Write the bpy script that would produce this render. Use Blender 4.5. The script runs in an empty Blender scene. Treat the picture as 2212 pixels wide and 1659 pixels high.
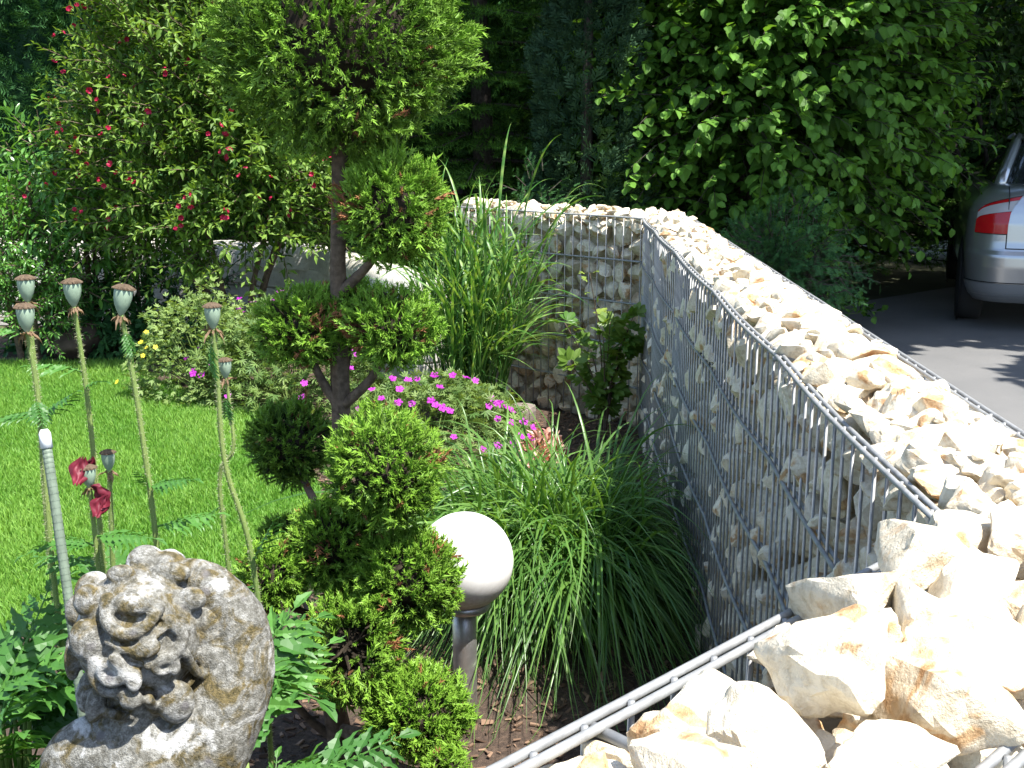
import bpy, bmesh, math
import numpy as np
from mathutils import Vector, Matrix, noise as mnoise
rng = np.random.default_rng(11)
R = math.radians
SC = bpy.context.scene
COL = SC.collection

# ------------------------------------------------------------------ camera, sky, sun, exposure
ZC = 1.40
cam = bpy.data.objects.new('camera', bpy.data.cameras.new('camera'))
COL.objects.link(cam)
cam.location = (0, 0, ZC)
PITCH = R(12.71)
cam.rotation_euler = (R(90) - PITCH, 0, 0)
cam.data.sensor_width = 36
cam.data.lens = 36 * 2450 / 2212
cam.data.clip_start = .02
cam.data.clip_end = 800
SC.camera = cam
SUN_EL = R(62)
SUN_H = np.array([.77, -.638]); SUN_H /= np.hypot(*SUN_H)          # horizontal direction towards the sun
TO_SUN = Vector((SUN_H[0] * math.cos(SUN_EL), SUN_H[1] * math.cos(SUN_EL), math.sin(SUN_EL)))
world = bpy.data.worlds.new('World'); SC.world = world
world.use_nodes = True
wn = world.node_tree
sky = wn.nodes.new('ShaderNodeTexSky')
sky.sky_type = 'NISHITA'; sky.sun_disc = False
sky.sun_elevation = SUN_EL
sky.sun_rotation = math.atan2(SUN_H[0], SUN_H[1])
wn.links.new(sky.outputs['Color'], wn.nodes['Background'].inputs['Color'])
wn.nodes['Background'].inputs['Strength'].default_value = .14
sun = bpy.data.objects.new('sun', bpy.data.lights.new('sun', 'SUN'))
COL.objects.link(sun)
sun.data.energy = 5.0; sun.data.angle = R(.53); sun.data.color = (1, .965, .9)
sun.rotation_euler = TO_SUN.to_track_quat('Z', 'Y').to_euler()
sun.location = (3, -3, 8)
SC.view_settings.view_transform = 'Standard'
SC.view_settings.look = 'None'
SC.view_settings.exposure = 1.25
SC.view_settings.gamma = 1
SC.view_settings.use_curve_mapping = False
SC.cycles.max_bounces = 7
SC.cycles.diffuse_bounces = 4
SC.cycles.glossy_bounces = 3
SC.cycles.transmission_bounces = 5
SC.cycles.caustics_reflective = False
SC.cycles.caustics_refractive = False

# ------------------------------------------------------------------ materials
def mat(name):
    m = bpy.data.materials.new(name); m.use_nodes = True
    nt = m.node_tree
    return m, nt, nt.nodes['Principled BSDF']
def N(nt, t, **kw):
    n = nt.nodes.new(t)
    for k, v in kw.items():
        if k in n.inputs: n.inputs[k].default_value = v
        else: setattr(n, k, v)
    return n
def ramp(nt, src, stops):
    r = nt.nodes.new('ShaderNodeValToRGB')
    el = r.color_ramp.elements
    while len(el) < len(stops): el.new(.5)
    for e, (p, c) in zip(el, stops): e.position = p; e.color = (*c, 1)
    nt.links.new(src, r.inputs[0])
    return r.outputs[0]
def mixc(nt, fac, a, b, mode='MIX'):
    n = nt.nodes.new('ShaderNodeMix'); n.data_type = 'RGBA'; n.blend_type = mode
    for i, v in ((0, fac), (6, a), (7, b)):
        if hasattr(v, 'is_linked'): nt.links.new(v, n.inputs[i])
        else: n.inputs[i].default_value = v if i == 0 else (*v, 1)
    return n.outputs[2]
def noise(nt, scale, detail=4, rough=.6, coord='Object', dist=0):
    tc = nt.nodes.new('ShaderNodeTexCoord')
    n = N(nt, 'ShaderNodeTexNoise', Scale=scale, Detail=detail, Roughness=rough, Distortion=dist)
    nt.links.new(tc.outputs[coord], n.inputs['Vector'])
    return n.outputs['Fac']
def bump(nt, bs, h, strength, dist):
    b = N(nt, 'ShaderNodeBump', Strength=strength, Distance=dist)
    nt.links.new(h, b.inputs['Height']); nt.links.new(b.outputs[0], bs.inputs['Normal'])
def leafmat(name, c0, c1, trans=.35, rough=.5, spec=.35, tcol=None):
    """foliage: colour runs from c0 to c1 with the leaf's own tint; some light passes through"""
    m, nt, bs = mat(name)
    at = N(nt, 'ShaderNodeAttribute', attribute_name='tint')
    col = mixc(nt, at.outputs['Fac'], c0, c1)
    nt.links.new(col, bs.inputs['Base Color'])
    bs.inputs['Roughness'].default_value = rough
    bs.inputs['Specular IOR Level'].default_value = spec
    if trans > 0:
        tr = N(nt, 'ShaderNodeBsdfTranslucent')
        t2 = mixc(nt, 1.0, col, tcol or (1.35, 1.25, .5), 'MULTIPLY')
        nt.links.new(t2, tr.inputs['Color'])
        mx = N(nt, 'ShaderNodeMixShader', Fac=trans)
        nt.links.new(bs.outputs[0], mx.inputs[1]); nt.links.new(tr.outputs[0], mx.inputs[2])
        nt.links.new(mx.outputs[0], nt.nodes['Material Output'].inputs['Surface'])
    return m
def plain(name, c, rough=.6, metal=0, spec=.5, var=.0, scale=30, bmp=0):
    m, nt, bs = mat(name)
    if var:
        f = noise(nt, scale)
        nt.links.new(ramp(nt, f, [(.3, tuple(x * (1 - var) for x in c)), (.7, tuple(x * (1 + var) for x in c))]), bs.inputs['Base Color'])
        if bmp: bump(nt, bs, f, bmp, .004)
    else: bs.inputs['Base Color'].default_value = (*c, 1)
    bs.inputs['Roughness'].default_value = rough; bs.inputs['Metallic'].default_value = metal
    bs.inputs['Specular IOR Level'].default_value = spec
    return m
def stone_mat(name, coord):
    m, nt, bs = mat(name)
    at = N(nt, 'ShaderNodeAttribute', attribute_name='tint')
    a = noise(nt, 9 if coord == 'Object' else 14, 3, .55, coord, .6)
    b = noise(nt, 60, 5, .7, coord)
    c = mixc(nt, at.outputs['Fac'], (.60, .545, .43), (.74, .69, .58))
    add = N(nt, 'ShaderNodeMath', operation='MULTIPLY_ADD'); add.inputs[1].default_value = -.12
    nt.links.new(at.outputs['Fac'], add.inputs[0]); nt.links.new(a, add.inputs[2])
    m1 = ramp(nt, add.outputs[0], [(.50, (0, 0, 0)), (.60, (1, 1, 1))])
    c = mixc(nt, m1, c, (.56, .33, .15))
    m2 = ramp(nt, b, [(.35, (.70, .66, .60)), (.6, (1, 1, 1))])
    c = mixc(nt, 1.0, c, m2, 'MULTIPLY')
    nt.links.new(c, bs.inputs['Base Color'])
    bs.inputs['Roughness'].default_value = .85; bs.inputs['Specular IOR Level'].default_value = .2
    bump(nt, bs, b, .5, .006)
    return m
M = {}
M['stone'] = stone_mat('limestone', 'Object')
M['stone_fill'] = stone_mat('limestone_fill', 'Object')
M['wire'] = plain('galvanised_wire', (.265, .27, .268), .5, .15, .5, .25, 60)
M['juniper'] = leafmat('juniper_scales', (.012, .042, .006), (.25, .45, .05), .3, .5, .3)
M['juniper_brown'] = leafmat('juniper_dead', (.10, .055, .03), (.34, .15, .07), .1, .8, .1)
M['bark'] = plain('bark', (.13, .095, .07), .9, 0, .1, .45, 60, .8)
M['bark_dark'] = plain('bark_dark', (.06, .05, .042), .9, 0, .1, .4, 40, .8)
M['grass'] = leafmat('lawn_grass', (.10, .255, .03), (.26, .44, .085), .4, .5, .25)
M['weigela'] = leafmat('weigela_leaf', (.03, .09, .012), (.22, .35, .06), .35, .5, .25)
M['weigela_flower'] = leafmat('weigela_flower', (.32, .006, .04), (.44, .015, .075), .2, .5, .3, (1.2, .6, .8))
M['hazel'] = leafmat('hazel_leaf', (.007, .035, .004), (.17, .36, .055), .4, .5, .2)
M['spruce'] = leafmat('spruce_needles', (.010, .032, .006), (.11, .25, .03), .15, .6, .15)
M['yew'] = leafmat('yew_needles', (.012, .05, .018), (.07, .185, .055), .15, .55, .2)
M['cypress'] = leafmat('cypress_scales', (.014, .04, .02), (.06, .12, .055), .15, .6, .15)
M['laurel'] = leafmat('laurel_leaf', (.05, .16, .02), (.14, .32, .06), .35, .3, .6)
M['fountain'] = leafmat('fountain_grass_blade', (.035, .13, .024), (.18, .32, .07), .4, .32, .5)
M['zebra'] = leafmat('zebra_grass_blade', (.045, .16, .025), (.31, .45, .12), .4, .4, .45)
M['geranium'] = leafmat('geranium_leaf', (.07, .15, .035), (.22, .31, .09), .35, .5, .3)
M['geranium_flower'] = leafmat('geranium_flower', (.30, .012, .29), (.48, .045, .46), .25, .5, .3, (1.1, .6, 1.1))
M['potentilla_flower'] = leafmat('potentilla_flower', (.75, .62, .03), (.85, .72, .08), .25, .5, .3, (1.1, 1, .5))
M['poppy_leaf'] = leafmat('poppy_leaf', (.03, .11, .02), (.10, .25, .045), .3, .45, .4)
M['poppy_stem'] = leafmat('poppy_stem', (.12, .20, .05), (.24, .30, .09), .1, .6, .3)
M['hair'] = leafmat('bristle', (.45, .48, .30), (.6, .6, .42), .4, .6, .2)
M['pod'] = plain('poppy_pod', (.25, .33, .24), .6, 0, .3, .12, 120)
M['pod_cap'] = plain('poppy_cap', (.105, .075, .05), .85, 0, .1, .35, 150)
M['sepal'] = leafmat('dried_sepal', (.15, .085, .05), (.42, .33, .22), .2, .8, .1)
M['petal'] = leafmat('wilted_petal', (.06, .005, .012), (.20, .02, .036), .12, .5, .3, (1.2, .7, .7))
M['currant'] = leafmat('currant_leaf', (.05, .15, .02), (.24, .32, .06), .4, .42, .4)
M['sedum'] = leafmat('stonecrop_leaf', (.42, .10, .09), (.75, .58, .45), .2, .5, .3)
M['beech'] = leafmat('beech_leaf', (.015, .045, .008), (.05, .11, .018), .3, .5, .2)

def stake_paint():
    return plain('stake_coating', (.15, .19, .14), .55, 0, .3, .2, 60)
M['stake'] = stake_paint()
M['stake_cap'] = plain('stake_cap', (.75, .76, .76), .5)

def ground_mats():
    m, nt, bs = mat('bark_mulch_soil')
    f = noise(nt, 55, 6, .7)
    nt.links.new(ramp(nt, f, [(.3, (.035, .022, .015)), (.55, (.10, .065, .045)), (.75, (.19, .13, .09))]), bs.inputs['Base Color'])
    bs.inputs['Roughness'].default_value = .95; bump(nt, bs, f, 1, .02); M['soil'] = m
    m, nt, bs = mat('asphalt')
    f = noise(nt, 350, 3, .7); g = noise(nt, 1.3, 4)
    c = ramp(nt, f, [(.32, (.10, .10, .10)), (.55, (.17, .17, .17)), (.72, (.30, .30, .30))])
    c = mixc(nt, 1.0, c, ramp(nt, g, [(.3, (.8, .8, .8)), (.7, (1.1, 1.08, 1.05))]), 'MULTIPLY')
    nt.links.new(c, bs.inputs['Base Color']); bs.inputs['Roughness'].default_value = .85
    bs.inputs['Specular IOR Level'].default_value = .3; bump(nt, bs, f, .6, .004); M['asphalt'] = m
    m, nt, bs = mat('lawn_soil')
    f = noise(nt, 40, 5)
    nt.links.new(ramp(nt, f, [(.3, (.05, .12, .015)), (.7, (.10, .19, .03))]), bs.inputs['Base Color'])
    bs.inputs['Roughness'].default_value = .95; M['lawn'] = m
    m, nt, bs = mat('rough_ground')
    f = noise(nt, 3, 6)
    nt.links.new(ramp(nt, f, [(.3, (.03, .035, .015)), (.7, (.07, .075, .03))]), bs.inputs['Base Color'])
    bs.inputs['Roughness'].default_value = .95; M['ground'] = m
    m, nt, bs = mat('whitewashed_block')
    f = noise(nt, 7, 6, .65); g = noise(nt, 40, 5, .7)
    c = ramp(nt, f, [(.3, (.40, .375, .32)), (.55, (.60, .575, .51)), (.75, (.70, .675, .61))])
    c = mixc(nt, ramp(nt, g, [(.35, (.5, .5, .5)), (.5, (0, 0, 0))]), c, (.36, .33, .27))
    nt.links.new(c, bs.inputs['Base Color']); bs.inputs['Roughness'].default_value = .9; bump(nt, bs, g, .5, .01); M['block'] = m
    # weathered cast stone with grey and black lichen and ochre algae
    m, nt, bs = mat('weathered_stone')
    big = noise(nt, 16, 5, .65, 'Object', .8); fine = noise(nt, 420, 3, .75); midn = noise(nt, 110, 6, .78); och = noise(nt, 24, 5, .65, 'Object', 1.2)
    c = ramp(nt, midn, [(.33, (.085, .08, .065)), (.48, (.19, .185, .16)), (.63, (.37, .365, .335))])
    c = mixc(nt, ramp(nt, och, [(.47, (0, 0, 0)), (.60, (.9, .9, .9))]), c, ramp(nt, midn, [(.38, (.05, .042, .015)), (.62, (.19, .14, .048))]))
    c = mixc(nt, ramp(nt, fine, [(.36, (.5, .5, .5)), (.45, (0, 0, 0))]), c, (.10, .095, .08))
    c = mixc(nt, ramp(nt, big, [(.54, (0, 0, 0)), (.63, (.85, .85, .85))]), c, ramp(nt, midn, [(.34, (.30, .30, .28)), (.52, (.62, .62, .60))]))
    v = N(nt, 'ShaderNodeTexVoronoi', Scale=26); tc = N(nt, 'ShaderNodeTexCoord'); nt.links.new(tc.outputs['Object'], v.inputs['Vector'])
    c = mixc(nt, ramp(nt, v.outputs['Distance'], [(.10, (.8, .8, .8)), (.2, (0, 0, 0))]), c, (.16, .15, .15))
    nt.links.new(c, bs.inputs['Base Color']); bs.inputs['Roughness'].default_value = .95
    bs.inputs['Specular IOR Level'].default_value = .15
    mm = N(nt, 'ShaderNodeMath', operation='ADD'); nt.links.new(fine, mm.inputs[0]); nt.links.new(midn, mm.inputs[1])
    bump(nt, bs, mm.outputs[0], .8, .004); M['statue'] = m
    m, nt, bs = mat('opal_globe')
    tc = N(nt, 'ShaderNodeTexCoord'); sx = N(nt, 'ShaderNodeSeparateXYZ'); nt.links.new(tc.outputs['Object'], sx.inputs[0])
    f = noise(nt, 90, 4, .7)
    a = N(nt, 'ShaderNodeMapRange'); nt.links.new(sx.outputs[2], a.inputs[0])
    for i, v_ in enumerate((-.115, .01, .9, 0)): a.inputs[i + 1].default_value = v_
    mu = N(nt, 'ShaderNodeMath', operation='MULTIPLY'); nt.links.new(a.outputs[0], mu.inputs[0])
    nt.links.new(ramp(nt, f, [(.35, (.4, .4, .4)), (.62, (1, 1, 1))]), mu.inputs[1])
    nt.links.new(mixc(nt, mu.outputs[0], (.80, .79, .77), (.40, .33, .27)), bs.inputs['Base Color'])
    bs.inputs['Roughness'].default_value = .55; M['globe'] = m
    m, nt, bs = mat('brushed_steel')
    f = noise(nt, 35, 5); nt.links.new(ramp(nt, f, [(.3, (.42, .40, .38)), (.7, (.62, .60, .58))]), bs.inputs['Base Color'])
    bs.inputs['Metallic'].default_value = .85; bs.inputs['Roughness'].default_value = .42; bump(nt, bs, noise(nt, 300), .2, .001); M['steel'] = m
    m, nt, bs = mat('silver_paint')
    bs.inputs['Base Color'].default_value = (.45, .455, .46, 1); bs.inputs['Metallic'].default_value = .75
    bs.inputs['Roughness'].default_value = .28; bs.inputs['Coat Weight'].default_value = .8; bs.inputs['Coat Roughness'].default_value = .04; M['paint'] = m
    M['bumper'] = plain('bumper_lower', (.20, .205, .21), .5, .1)
    M['glass_dark'] = plain('car_glass', (.02, .023, .025), .06, 0, .6)
    M['rubber'] = plain('tyre_rubber', (.025, .025, .025), .8)
    M['seam'] = plain('panel_gap', (.012, .012, .012), .7)
    M['lens_red'] = plain('lens_red', (.45, .008, .012), .12, 0, .6)
    M['lens_white'] = plain('lens_clear', (.42, .40, .40), .15, 0, .6)
    M['alloy'] = plain('alloy_rim', (.45, .46, .48), .35, .8)
ground_mats()

# ------------------------------------------------------------------ mesh helpers
def unit(a): return a / np.maximum(np.linalg.norm(a, axis=-1, keepdims=True), 1e-9)
def make_mesh(name, V, faces, tint=None, smooth=False, mats=(), midx=None):
    me = bpy.data.meshes.new(name)
    V = np.asarray(V, 'f4').reshape(-1, 3)
    if not isinstance(faces, list): faces = [faces]
    faces = [np.asarray(f, 'i4') for f in faces if len(f)]
    loops = np.concatenate([f.ravel() for f in faces])
    tot = np.concatenate([np.full(len(f), f.shape[1], 'i4') for f in faces])
    start = np.concatenate([[0], np.cumsum(tot)[:-1]]).astype('i4')
    me.vertices.add(len(V)); me.vertices.foreach_set('co', V.ravel())
    me.loops.add(len(loops)); me.loops.foreach_set('vertex_index', loops)
    me.polygons.add(len(tot)); me.polygons.foreach_set('loop_start', start)
    if midx is not None: me.polygons.foreach_set('material_index', np.asarray(midx, 'i4'))
    me.update(calc_edges=True)
    me.polygons.foreach_set('use_smooth', np.full(len(tot), bool(smooth)))
    if tint is not None:
        a = me.attributes.new('tint', 'FLOAT', 'POINT')
        a.data.foreach_set('value', np.clip(np.asarray(tint, 'f4'), 0, 1).ravel())
    for m in mats: me.materials.append(m)
    return me
def link(name, me, parent=None, loc=None, mw=None):
    o = bpy.data.objects.new(name, me); COL.objects.link(o)
    if parent: o.parent = parent
    if loc is not None: o.location = loc
    if mw is not None: o.matrix_local = mw
    return o
def thing(name, label, cat, loc=(0, 0, 0), group=None, me=None):
    o = bpy.data.objects.new(name, me); COL.objects.link(o); o.location = loc
    o['label'] = label; o['category'] = cat
    if group: o['group'] = group
    return o
def structure(o, label=None):
    o['kind'] = 'structure'
    if label: o['label'] = label
    return o
class MB:
    """collects pieces of one mesh"""
    def __init__(s): s.V = []; s.F = []; s.T = []; s.I = []; s.n = 0
    def add(s, V, F, tint=.5, mi=0):
        V = np.asarray(V, float).reshape(-1, 3)
        if not isinstance(F, list): F = [F]
        s.V.append(V)
        for f in F:
            f = np.asarray(f, int)
            if len(f): s.F.append(f + s.n); s.I.append(np.full(len(f), mi))
        s.T.append(np.broadcast_to(tint, (len(V),)).astype(float)); s.n += len(V)
        return s
    def mesh(s, name, mats, smooth=False):
        return make_mesh(name, np.concatenate(s.V), s.F, np.concatenate(s.T), smooth, mats, np.concatenate(s.I))
def tube(pts, rad, n=6, caps=True):
    P = np.asarray(pts, float); k = len(P); rad = np.broadcast_to(np.asarray(rad, float), (k,))
    T = unit(np.gradient(P, axis=0))
    a = np.array([0, 0, 1.]) if abs(T[0][2]) < .9 else np.array([1., 0, 0])
    V = []; u = None
    for i in range(k):
        u = a if u is None else u
        u = u - T[i] * (u @ T[i]); u = u / np.linalg.norm(u); w = np.cross(T[i], u)
        th = np.arange(n) * 2 * np.pi / n
        V.append(P[i] + rad[i] * (np.cos(th)[:, None] * u + np.sin(th)[:, None] * w))
    V = np.concatenate(V)
    F = [[i * n + j, i * n + (j + 1) % n, (i + 1) * n + (j + 1) % n, (i + 1) * n + j] for i in range(k - 1) for j in range(n)]
    out = [np.array(F)]
    if caps: out.append(np.array([list(range(n))[::-1], list(range((k - 1) * n, k * n))]))
    return V, out
def lathe(prof, n=20):
    P = np.asarray(prof, float); k = len(P); th = np.arange(n) * 2 * np.pi / n
    V = np.stack([P[:, 0, None] * np.cos(th), P[:, 0, None] * np.sin(th), np.broadcast_to(P[:, 1, None], (k, n))], 2).reshape(-1, 3)
    F = [[i * n + j, i * n + (j + 1) % n, (i + 1) * n + (j + 1) % n, (i + 1) * n + j] for i in range(k - 1) for j in range(n)]
    return V, [np.array(F), np.array([list(range(n))[::-1], list(range((k - 1) * n, k * n))])]
def box(c, s):
    c = np.array(c, float); s = np.array(s, float) / 2
    V = np.array([[x, y, z] for x in (-1, 1) for y in (-1, 1) for z in (-1, 1)]) * s + c
    F = np.array([[0, 1, 3, 2], [4, 6, 7, 5], [0, 4, 5, 1], [2, 3, 7, 6], [0, 2, 6, 4], [1, 5, 7, 3]])
    return V, F
def ball(c, r, lat=8, lon=12):
    th = np.linspace(0, np.pi, lat + 1); V, F = lathe(np.stack([np.sin(th) + 1e-5, -np.cos(th)], 1), lon)
    return V * np.asarray(r, float) + np.asarray(c, float), F
def smoothpath(pts, k=24):
    P = np.asarray(pts, float); n = len(P); t = np.linspace(0, n - 1, k)
    out = []
    for x in t:
        i = min(int(x), n - 2); f = x - i
        p0, p1, p2, p3 = P[max(i - 1, 0)], P[i], P[i + 1], P[min(i + 2, n - 1)]
        out.append(.5 * ((2 * p1) + (p2 - p0) * f + (2 * p0 - 5 * p1 + 4 * p2 - p3) * f * f + (3 * p1 - p0 - 3 * p2 + p3) * f ** 3))
    return np.array(out)
# templates are (V, [faces], tint)
def frames(pos, d, n, sx, sy=None, sz=None):
    """matrices whose y axis lies along d and z axis near n"""
    d = unit(np.asarray(d, float)); n = np.asarray(n, float)
    z = unit(n - d * (n * d).sum(1, keepdims=True)); x = np.cross(d, z)
    sx = np.broadcast_to(np.asarray(sx, float), (len(d),)); sy = sx if sy is None else np.broadcast_to(sy, (len(d),)); sz = sx if sz is None else np.broadcast_to(sz, (len(d),))
    m = np.zeros((len(d), 3, 4))
    m[:, :, 0] = x * sx[:, None]; m[:, :, 1] = d * sy[:, None]; m[:, :, 2] = z * sz[:, None]; m[:, :, 3] = pos
    return m
def bake(tmpl, Mx, tint):
    V, F, T = tmpl; n, k = len(Mx), len(V)
    W = np.einsum('nij,vj->nvi', Mx[:, :, :3], V) + Mx[:, None, :, 3]
    Fs = [(f[None] + (np.arange(n) * k)[:, None, None]).reshape(-1, f.shape[1]) for f in F]
    return W.reshape(-1, 3), Fs, (T[None] + np.asarray(tint)[:, None]).ravel()
def in_view(P, margin=.02):
    Q = P - np.array([0, 0, ZC]); c, s = math.cos(PITCH), math.sin(PITCH)
    dep = Q[:, 1] * c - Q[:, 2] * s; up = Q[:, 1] * s + Q[:, 2] * c
    dd = np.maximum(dep, .01)
    ok = (dep > .05) & (abs(Q[:, 0] / dd) < 1106 / 2450 + margin) & (abs(up / dd) < 829.5 / 2450 + margin)
    return ok, dep
def scatter(parent, part, stuff, tmpls, which, Mx, tint, material, nparts=0, center=None, smooth=False, origin=(0, 0, 0), lo=None):
    """leaves etc. of one thing: the nparts that show largest are objects (shared meshes), the rest one mesh"""
    org = np.array(origin, float); Mx = Mx.copy(); tint = np.asarray(tint, float); which = np.asarray(which)
    P = Mx[:, :, 3]
    pick = np.zeros(len(P), bool)
    if nparts:
        ok, dep = in_view(P)
        size = np.linalg.norm(Mx[:, :, 1], axis=1) / np.maximum(dep, .1)
        sc = np.where(ok, size, -1)
        if center is not None:
            out = P - np.asarray(center); tc = unit(np.array([[0, 0, ZC]]) - np.asarray(center))[0]
            reach = (out @ tc); reach = reach / max(abs(reach).max(), 1e-6)
            sc = np.where(ok, size / size.max() + 1.5 * reach, -9)
        idx = np.argsort(-sc)[:nparts]; idx = idx[ok[idx]]; pick[idx] = True
    Mx[:, :, 3] -= org
    cache = {}
    for i in np.where(pick)[0]:
        b = int(np.clip(tint[i] * 6, -6, 6)); key = (int(which[i]), b)
        if key not in cache:
            V, F, T = tmpls[which[i]]
            cache[key] = make_mesh(part, V, F, T + b / 6, smooth, [material])
        link(part, cache[key], parent, mw=Matrix([list(r) for r in Mx[i]] + [[0, 0, 0, 1]]))
    rest = ~pick
    if rest.any():
        mb = MB()
        for w in np.unique(which[rest]):
            s = rest & (which == w); V, F, T = bake((lo or tmpls)[w % len(lo or tmpls)], Mx[s], tint[s]); mb.add(V, F, T)
        o = link(stuff, mb.mesh(stuff, [material], smooth), parent); o['kind'] = 'stuff'
        return o
def rand_dirs(n, zmin=-1.):
    z = rng.uniform(zmin, 1, n); a = rng.uniform(0, 2 * np.pi, n); s = np.sqrt(1 - z * z)
    return np.stack([s * np.cos(a), s * np.sin(a), z], 1)
def leaf(rows, width, fold=.25, droop=.25, peak=.45, tooth=0., wav=0., tip=.02, tt=0.):
    """a leaf blade along +y, length 1: midrib and two halves"""
    t = np.linspace(0, 1, rows)
    w = np.where(t < peak, np.sin(t / peak * np.pi / 2) ** .8, np.cos((t - peak) / (1 - peak) * np.pi / 2) ** .9) * width / 2
    w[0] = .01; w[-1] = tip
    if tooth: w = w * (1 + tooth * np.where(np.arange(rows) % 2, 1, -1))
    z = -droop * t ** 2 + wav * np.sin(t * 9)
    L = np.stack([-w, t - tooth * w * .5, z + w * fold * 2], 1); C = np.stack([0 * t, t, z], 1); Rr = np.stack([w, t - tooth * w * .5, z + w * fold * 2 + wav * np.cos(t * 7)], 1)
    V = np.concatenate([L, C, Rr]); F = []
    for i in range(rows - 1):
        F += [[i, rows + i, rows + i + 1, i + 1], [rows + i, 2 * rows + i, 2 * rows + i + 1, rows + i + 1]]
    T = np.concatenate([t * tt, t * tt + .08, t * tt])
    return V, [np.array(F)], T
def merge(list_):
    mb = MB()
    for V, F, T in list_: mb.add(V, F, T)
    Fs = {}
    for f in mb.F: Fs.setdefault(f.shape[1], []).append(f)
    return np.concatenate(mb.V), [np.concatenate(v) for v in Fs.values()], np.concatenate(mb.T)
def xf(t, m):
    V, F, T = t; m = np.asarray(m); return V @ m[:, :3].T + m[:, 3], F, T

# ------------------------------------------------------------------ the ground
def poly_prism(name, pts, z0, z1, m, zfun=None):
    bm = bmesh.new()
    top = [bm.verts.new((x, y, z1)) for x, y in pts]; bot = [bm.verts.new((x, y, z0)) for x, y in pts]
    n = len(pts); bm.faces.new(top)
    for i in range(n): bm.faces.new((bot[i], bot[(i + 1) % n], top[(i + 1) % n], top[i]))
    bmesh.ops.recalc_face_normals(bm, faces=bm.faces)
    me = bpy.data.meshes.new(name); bm.to_mesh(me); bm.free(); me.materials.append(m)
    return structure(link(name, me))
A = np.array([.453, 1.103]); B = np.array([.603, 5.24])
dN = np.array([-.717, -.697]); dM = unit(B - A); dF = np.array([-.7455, .6665])
E0 = A + dN * 1.5; F1 = B + dF * 1.22
TH = .22
def right(d): return np.array([d[1], -d[0]])
s = 300.
g = link('ground', make_mesh('ground', [(-s, -s, -.14), (s, -s, -.14), (s, s, -.14), (-s, s, -.14)], np.array([[0, 1, 2, 3]]), None, False, [M['ground']])); structure(g)
c = .11
bed = [tuple(E0 + right(-dN) * c), tuple(A + np.array([c, 0])), tuple(B + np.array([c, .03])), tuple(F1 - right(dF) * -c), (-.72, 6.75), (-1.15, 7.7), (-1.9, 8.05), (-3.4, 8.3), (-7, 8.4), (-7, -1.0), (-.9, -1.0)]
poly_prism('planting_bed', bed, -.13, 0., M['soil'])
poly_prism('driveway', [(-3, -4), (9, -4), (9, 10.6), (4.6, 11.2), (3.0, 9.9), (2.2, 9.2), (1.2, 7.6), (.8, 6.6), (-3, 6.6)][:8] + [(.45, 1.0), (-1.4, -.7)], -.13, -.10, M['asphalt'])
LAWN = np.array([(-2.31, 6.75), (-2.0, 6.25), (-1.55, 5.75), (-1.22, 5.4), (-.95, 4.9), (-.76, 4.3), (-.70, 3.9), (-.76, 3.5), (-1.0, 3.15), (-1.5, 2.95), (-2.4, 2.85), (-5.2, 2.8), (-5.2, 6.75)])
poly_prism('lawn', [tuple(p) for p in LAWN], -.02, .006, M['lawn'])
def inside(P, poly):
    r = np.zeros(len(P), bool); j = len(poly) - 1
    for i in range(len(poly)):
        xi, yi = poly[i]; xj, yj = poly[j]
        r ^= ((yi > P[:, 1]) != (yj > P[:, 1])) & (P[:, 0] < (xj - xi) * (P[:, 1] - yi) / (yj - yi + 1e-12) + xi); j = i
    return r
def lawn_grass():
    n = 235000
    P = np.stack([rng.uniform(-3.6, -.65, n), 2.8 + 4.0 * rng.uniform(0, 1, n) ** 1.15], 1)
    P = P[inside(P, LAWN)]
    ok, dep = in_view(np.column_stack([P, np.zeros(len(P))]), .08); P = P[ok]; n = len(P)
    big = .5 + .5 * np.sin(P[:, 0] * 5.1 + 2 * np.sin(P[:, 1] * 2.3)) * np.sin(P[:, 1] * 4.3 + 1.7 * np.sin(P[:, 0] * 3.1))
    d = unit(np.column_stack([rng.normal(-.12, .38, n), rng.normal(.05, .38, n), np.ones(n)]))
    nn = rand_dirs(n)
    L = rng.uniform(.022, .05, n) * (.8 + .4 * big)
    t = (np.array([[-.5, 0, 0], [.5, 0, 0], [-.4, .55, .06], [.4, .55, .06], [0, 1, .28]]), [np.array([[0, 1, 3, 2]]), np.array([[2, 3, 4]])], np.array([-.25, -.25, 0, 0, .1]))
    Mx = frames(np.column_stack([P, np.full(n, .004)]), d, nn, rng.uniform(.0032, .0055, n), L, L)
    V, F, T = bake(t, Mx, np.clip(.15 + .5 * big + rng.normal(0, .22, n), 0, 1))
    o = link('lawn_grass', make_mesh('lawn_grass', V, F, T, False, [M['grass']])); o['kind'] = 'stuff'
    o['label'] = 'short bright green mown lawn grass'; o['category'] = 'grass'
lawn_grass()
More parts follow.
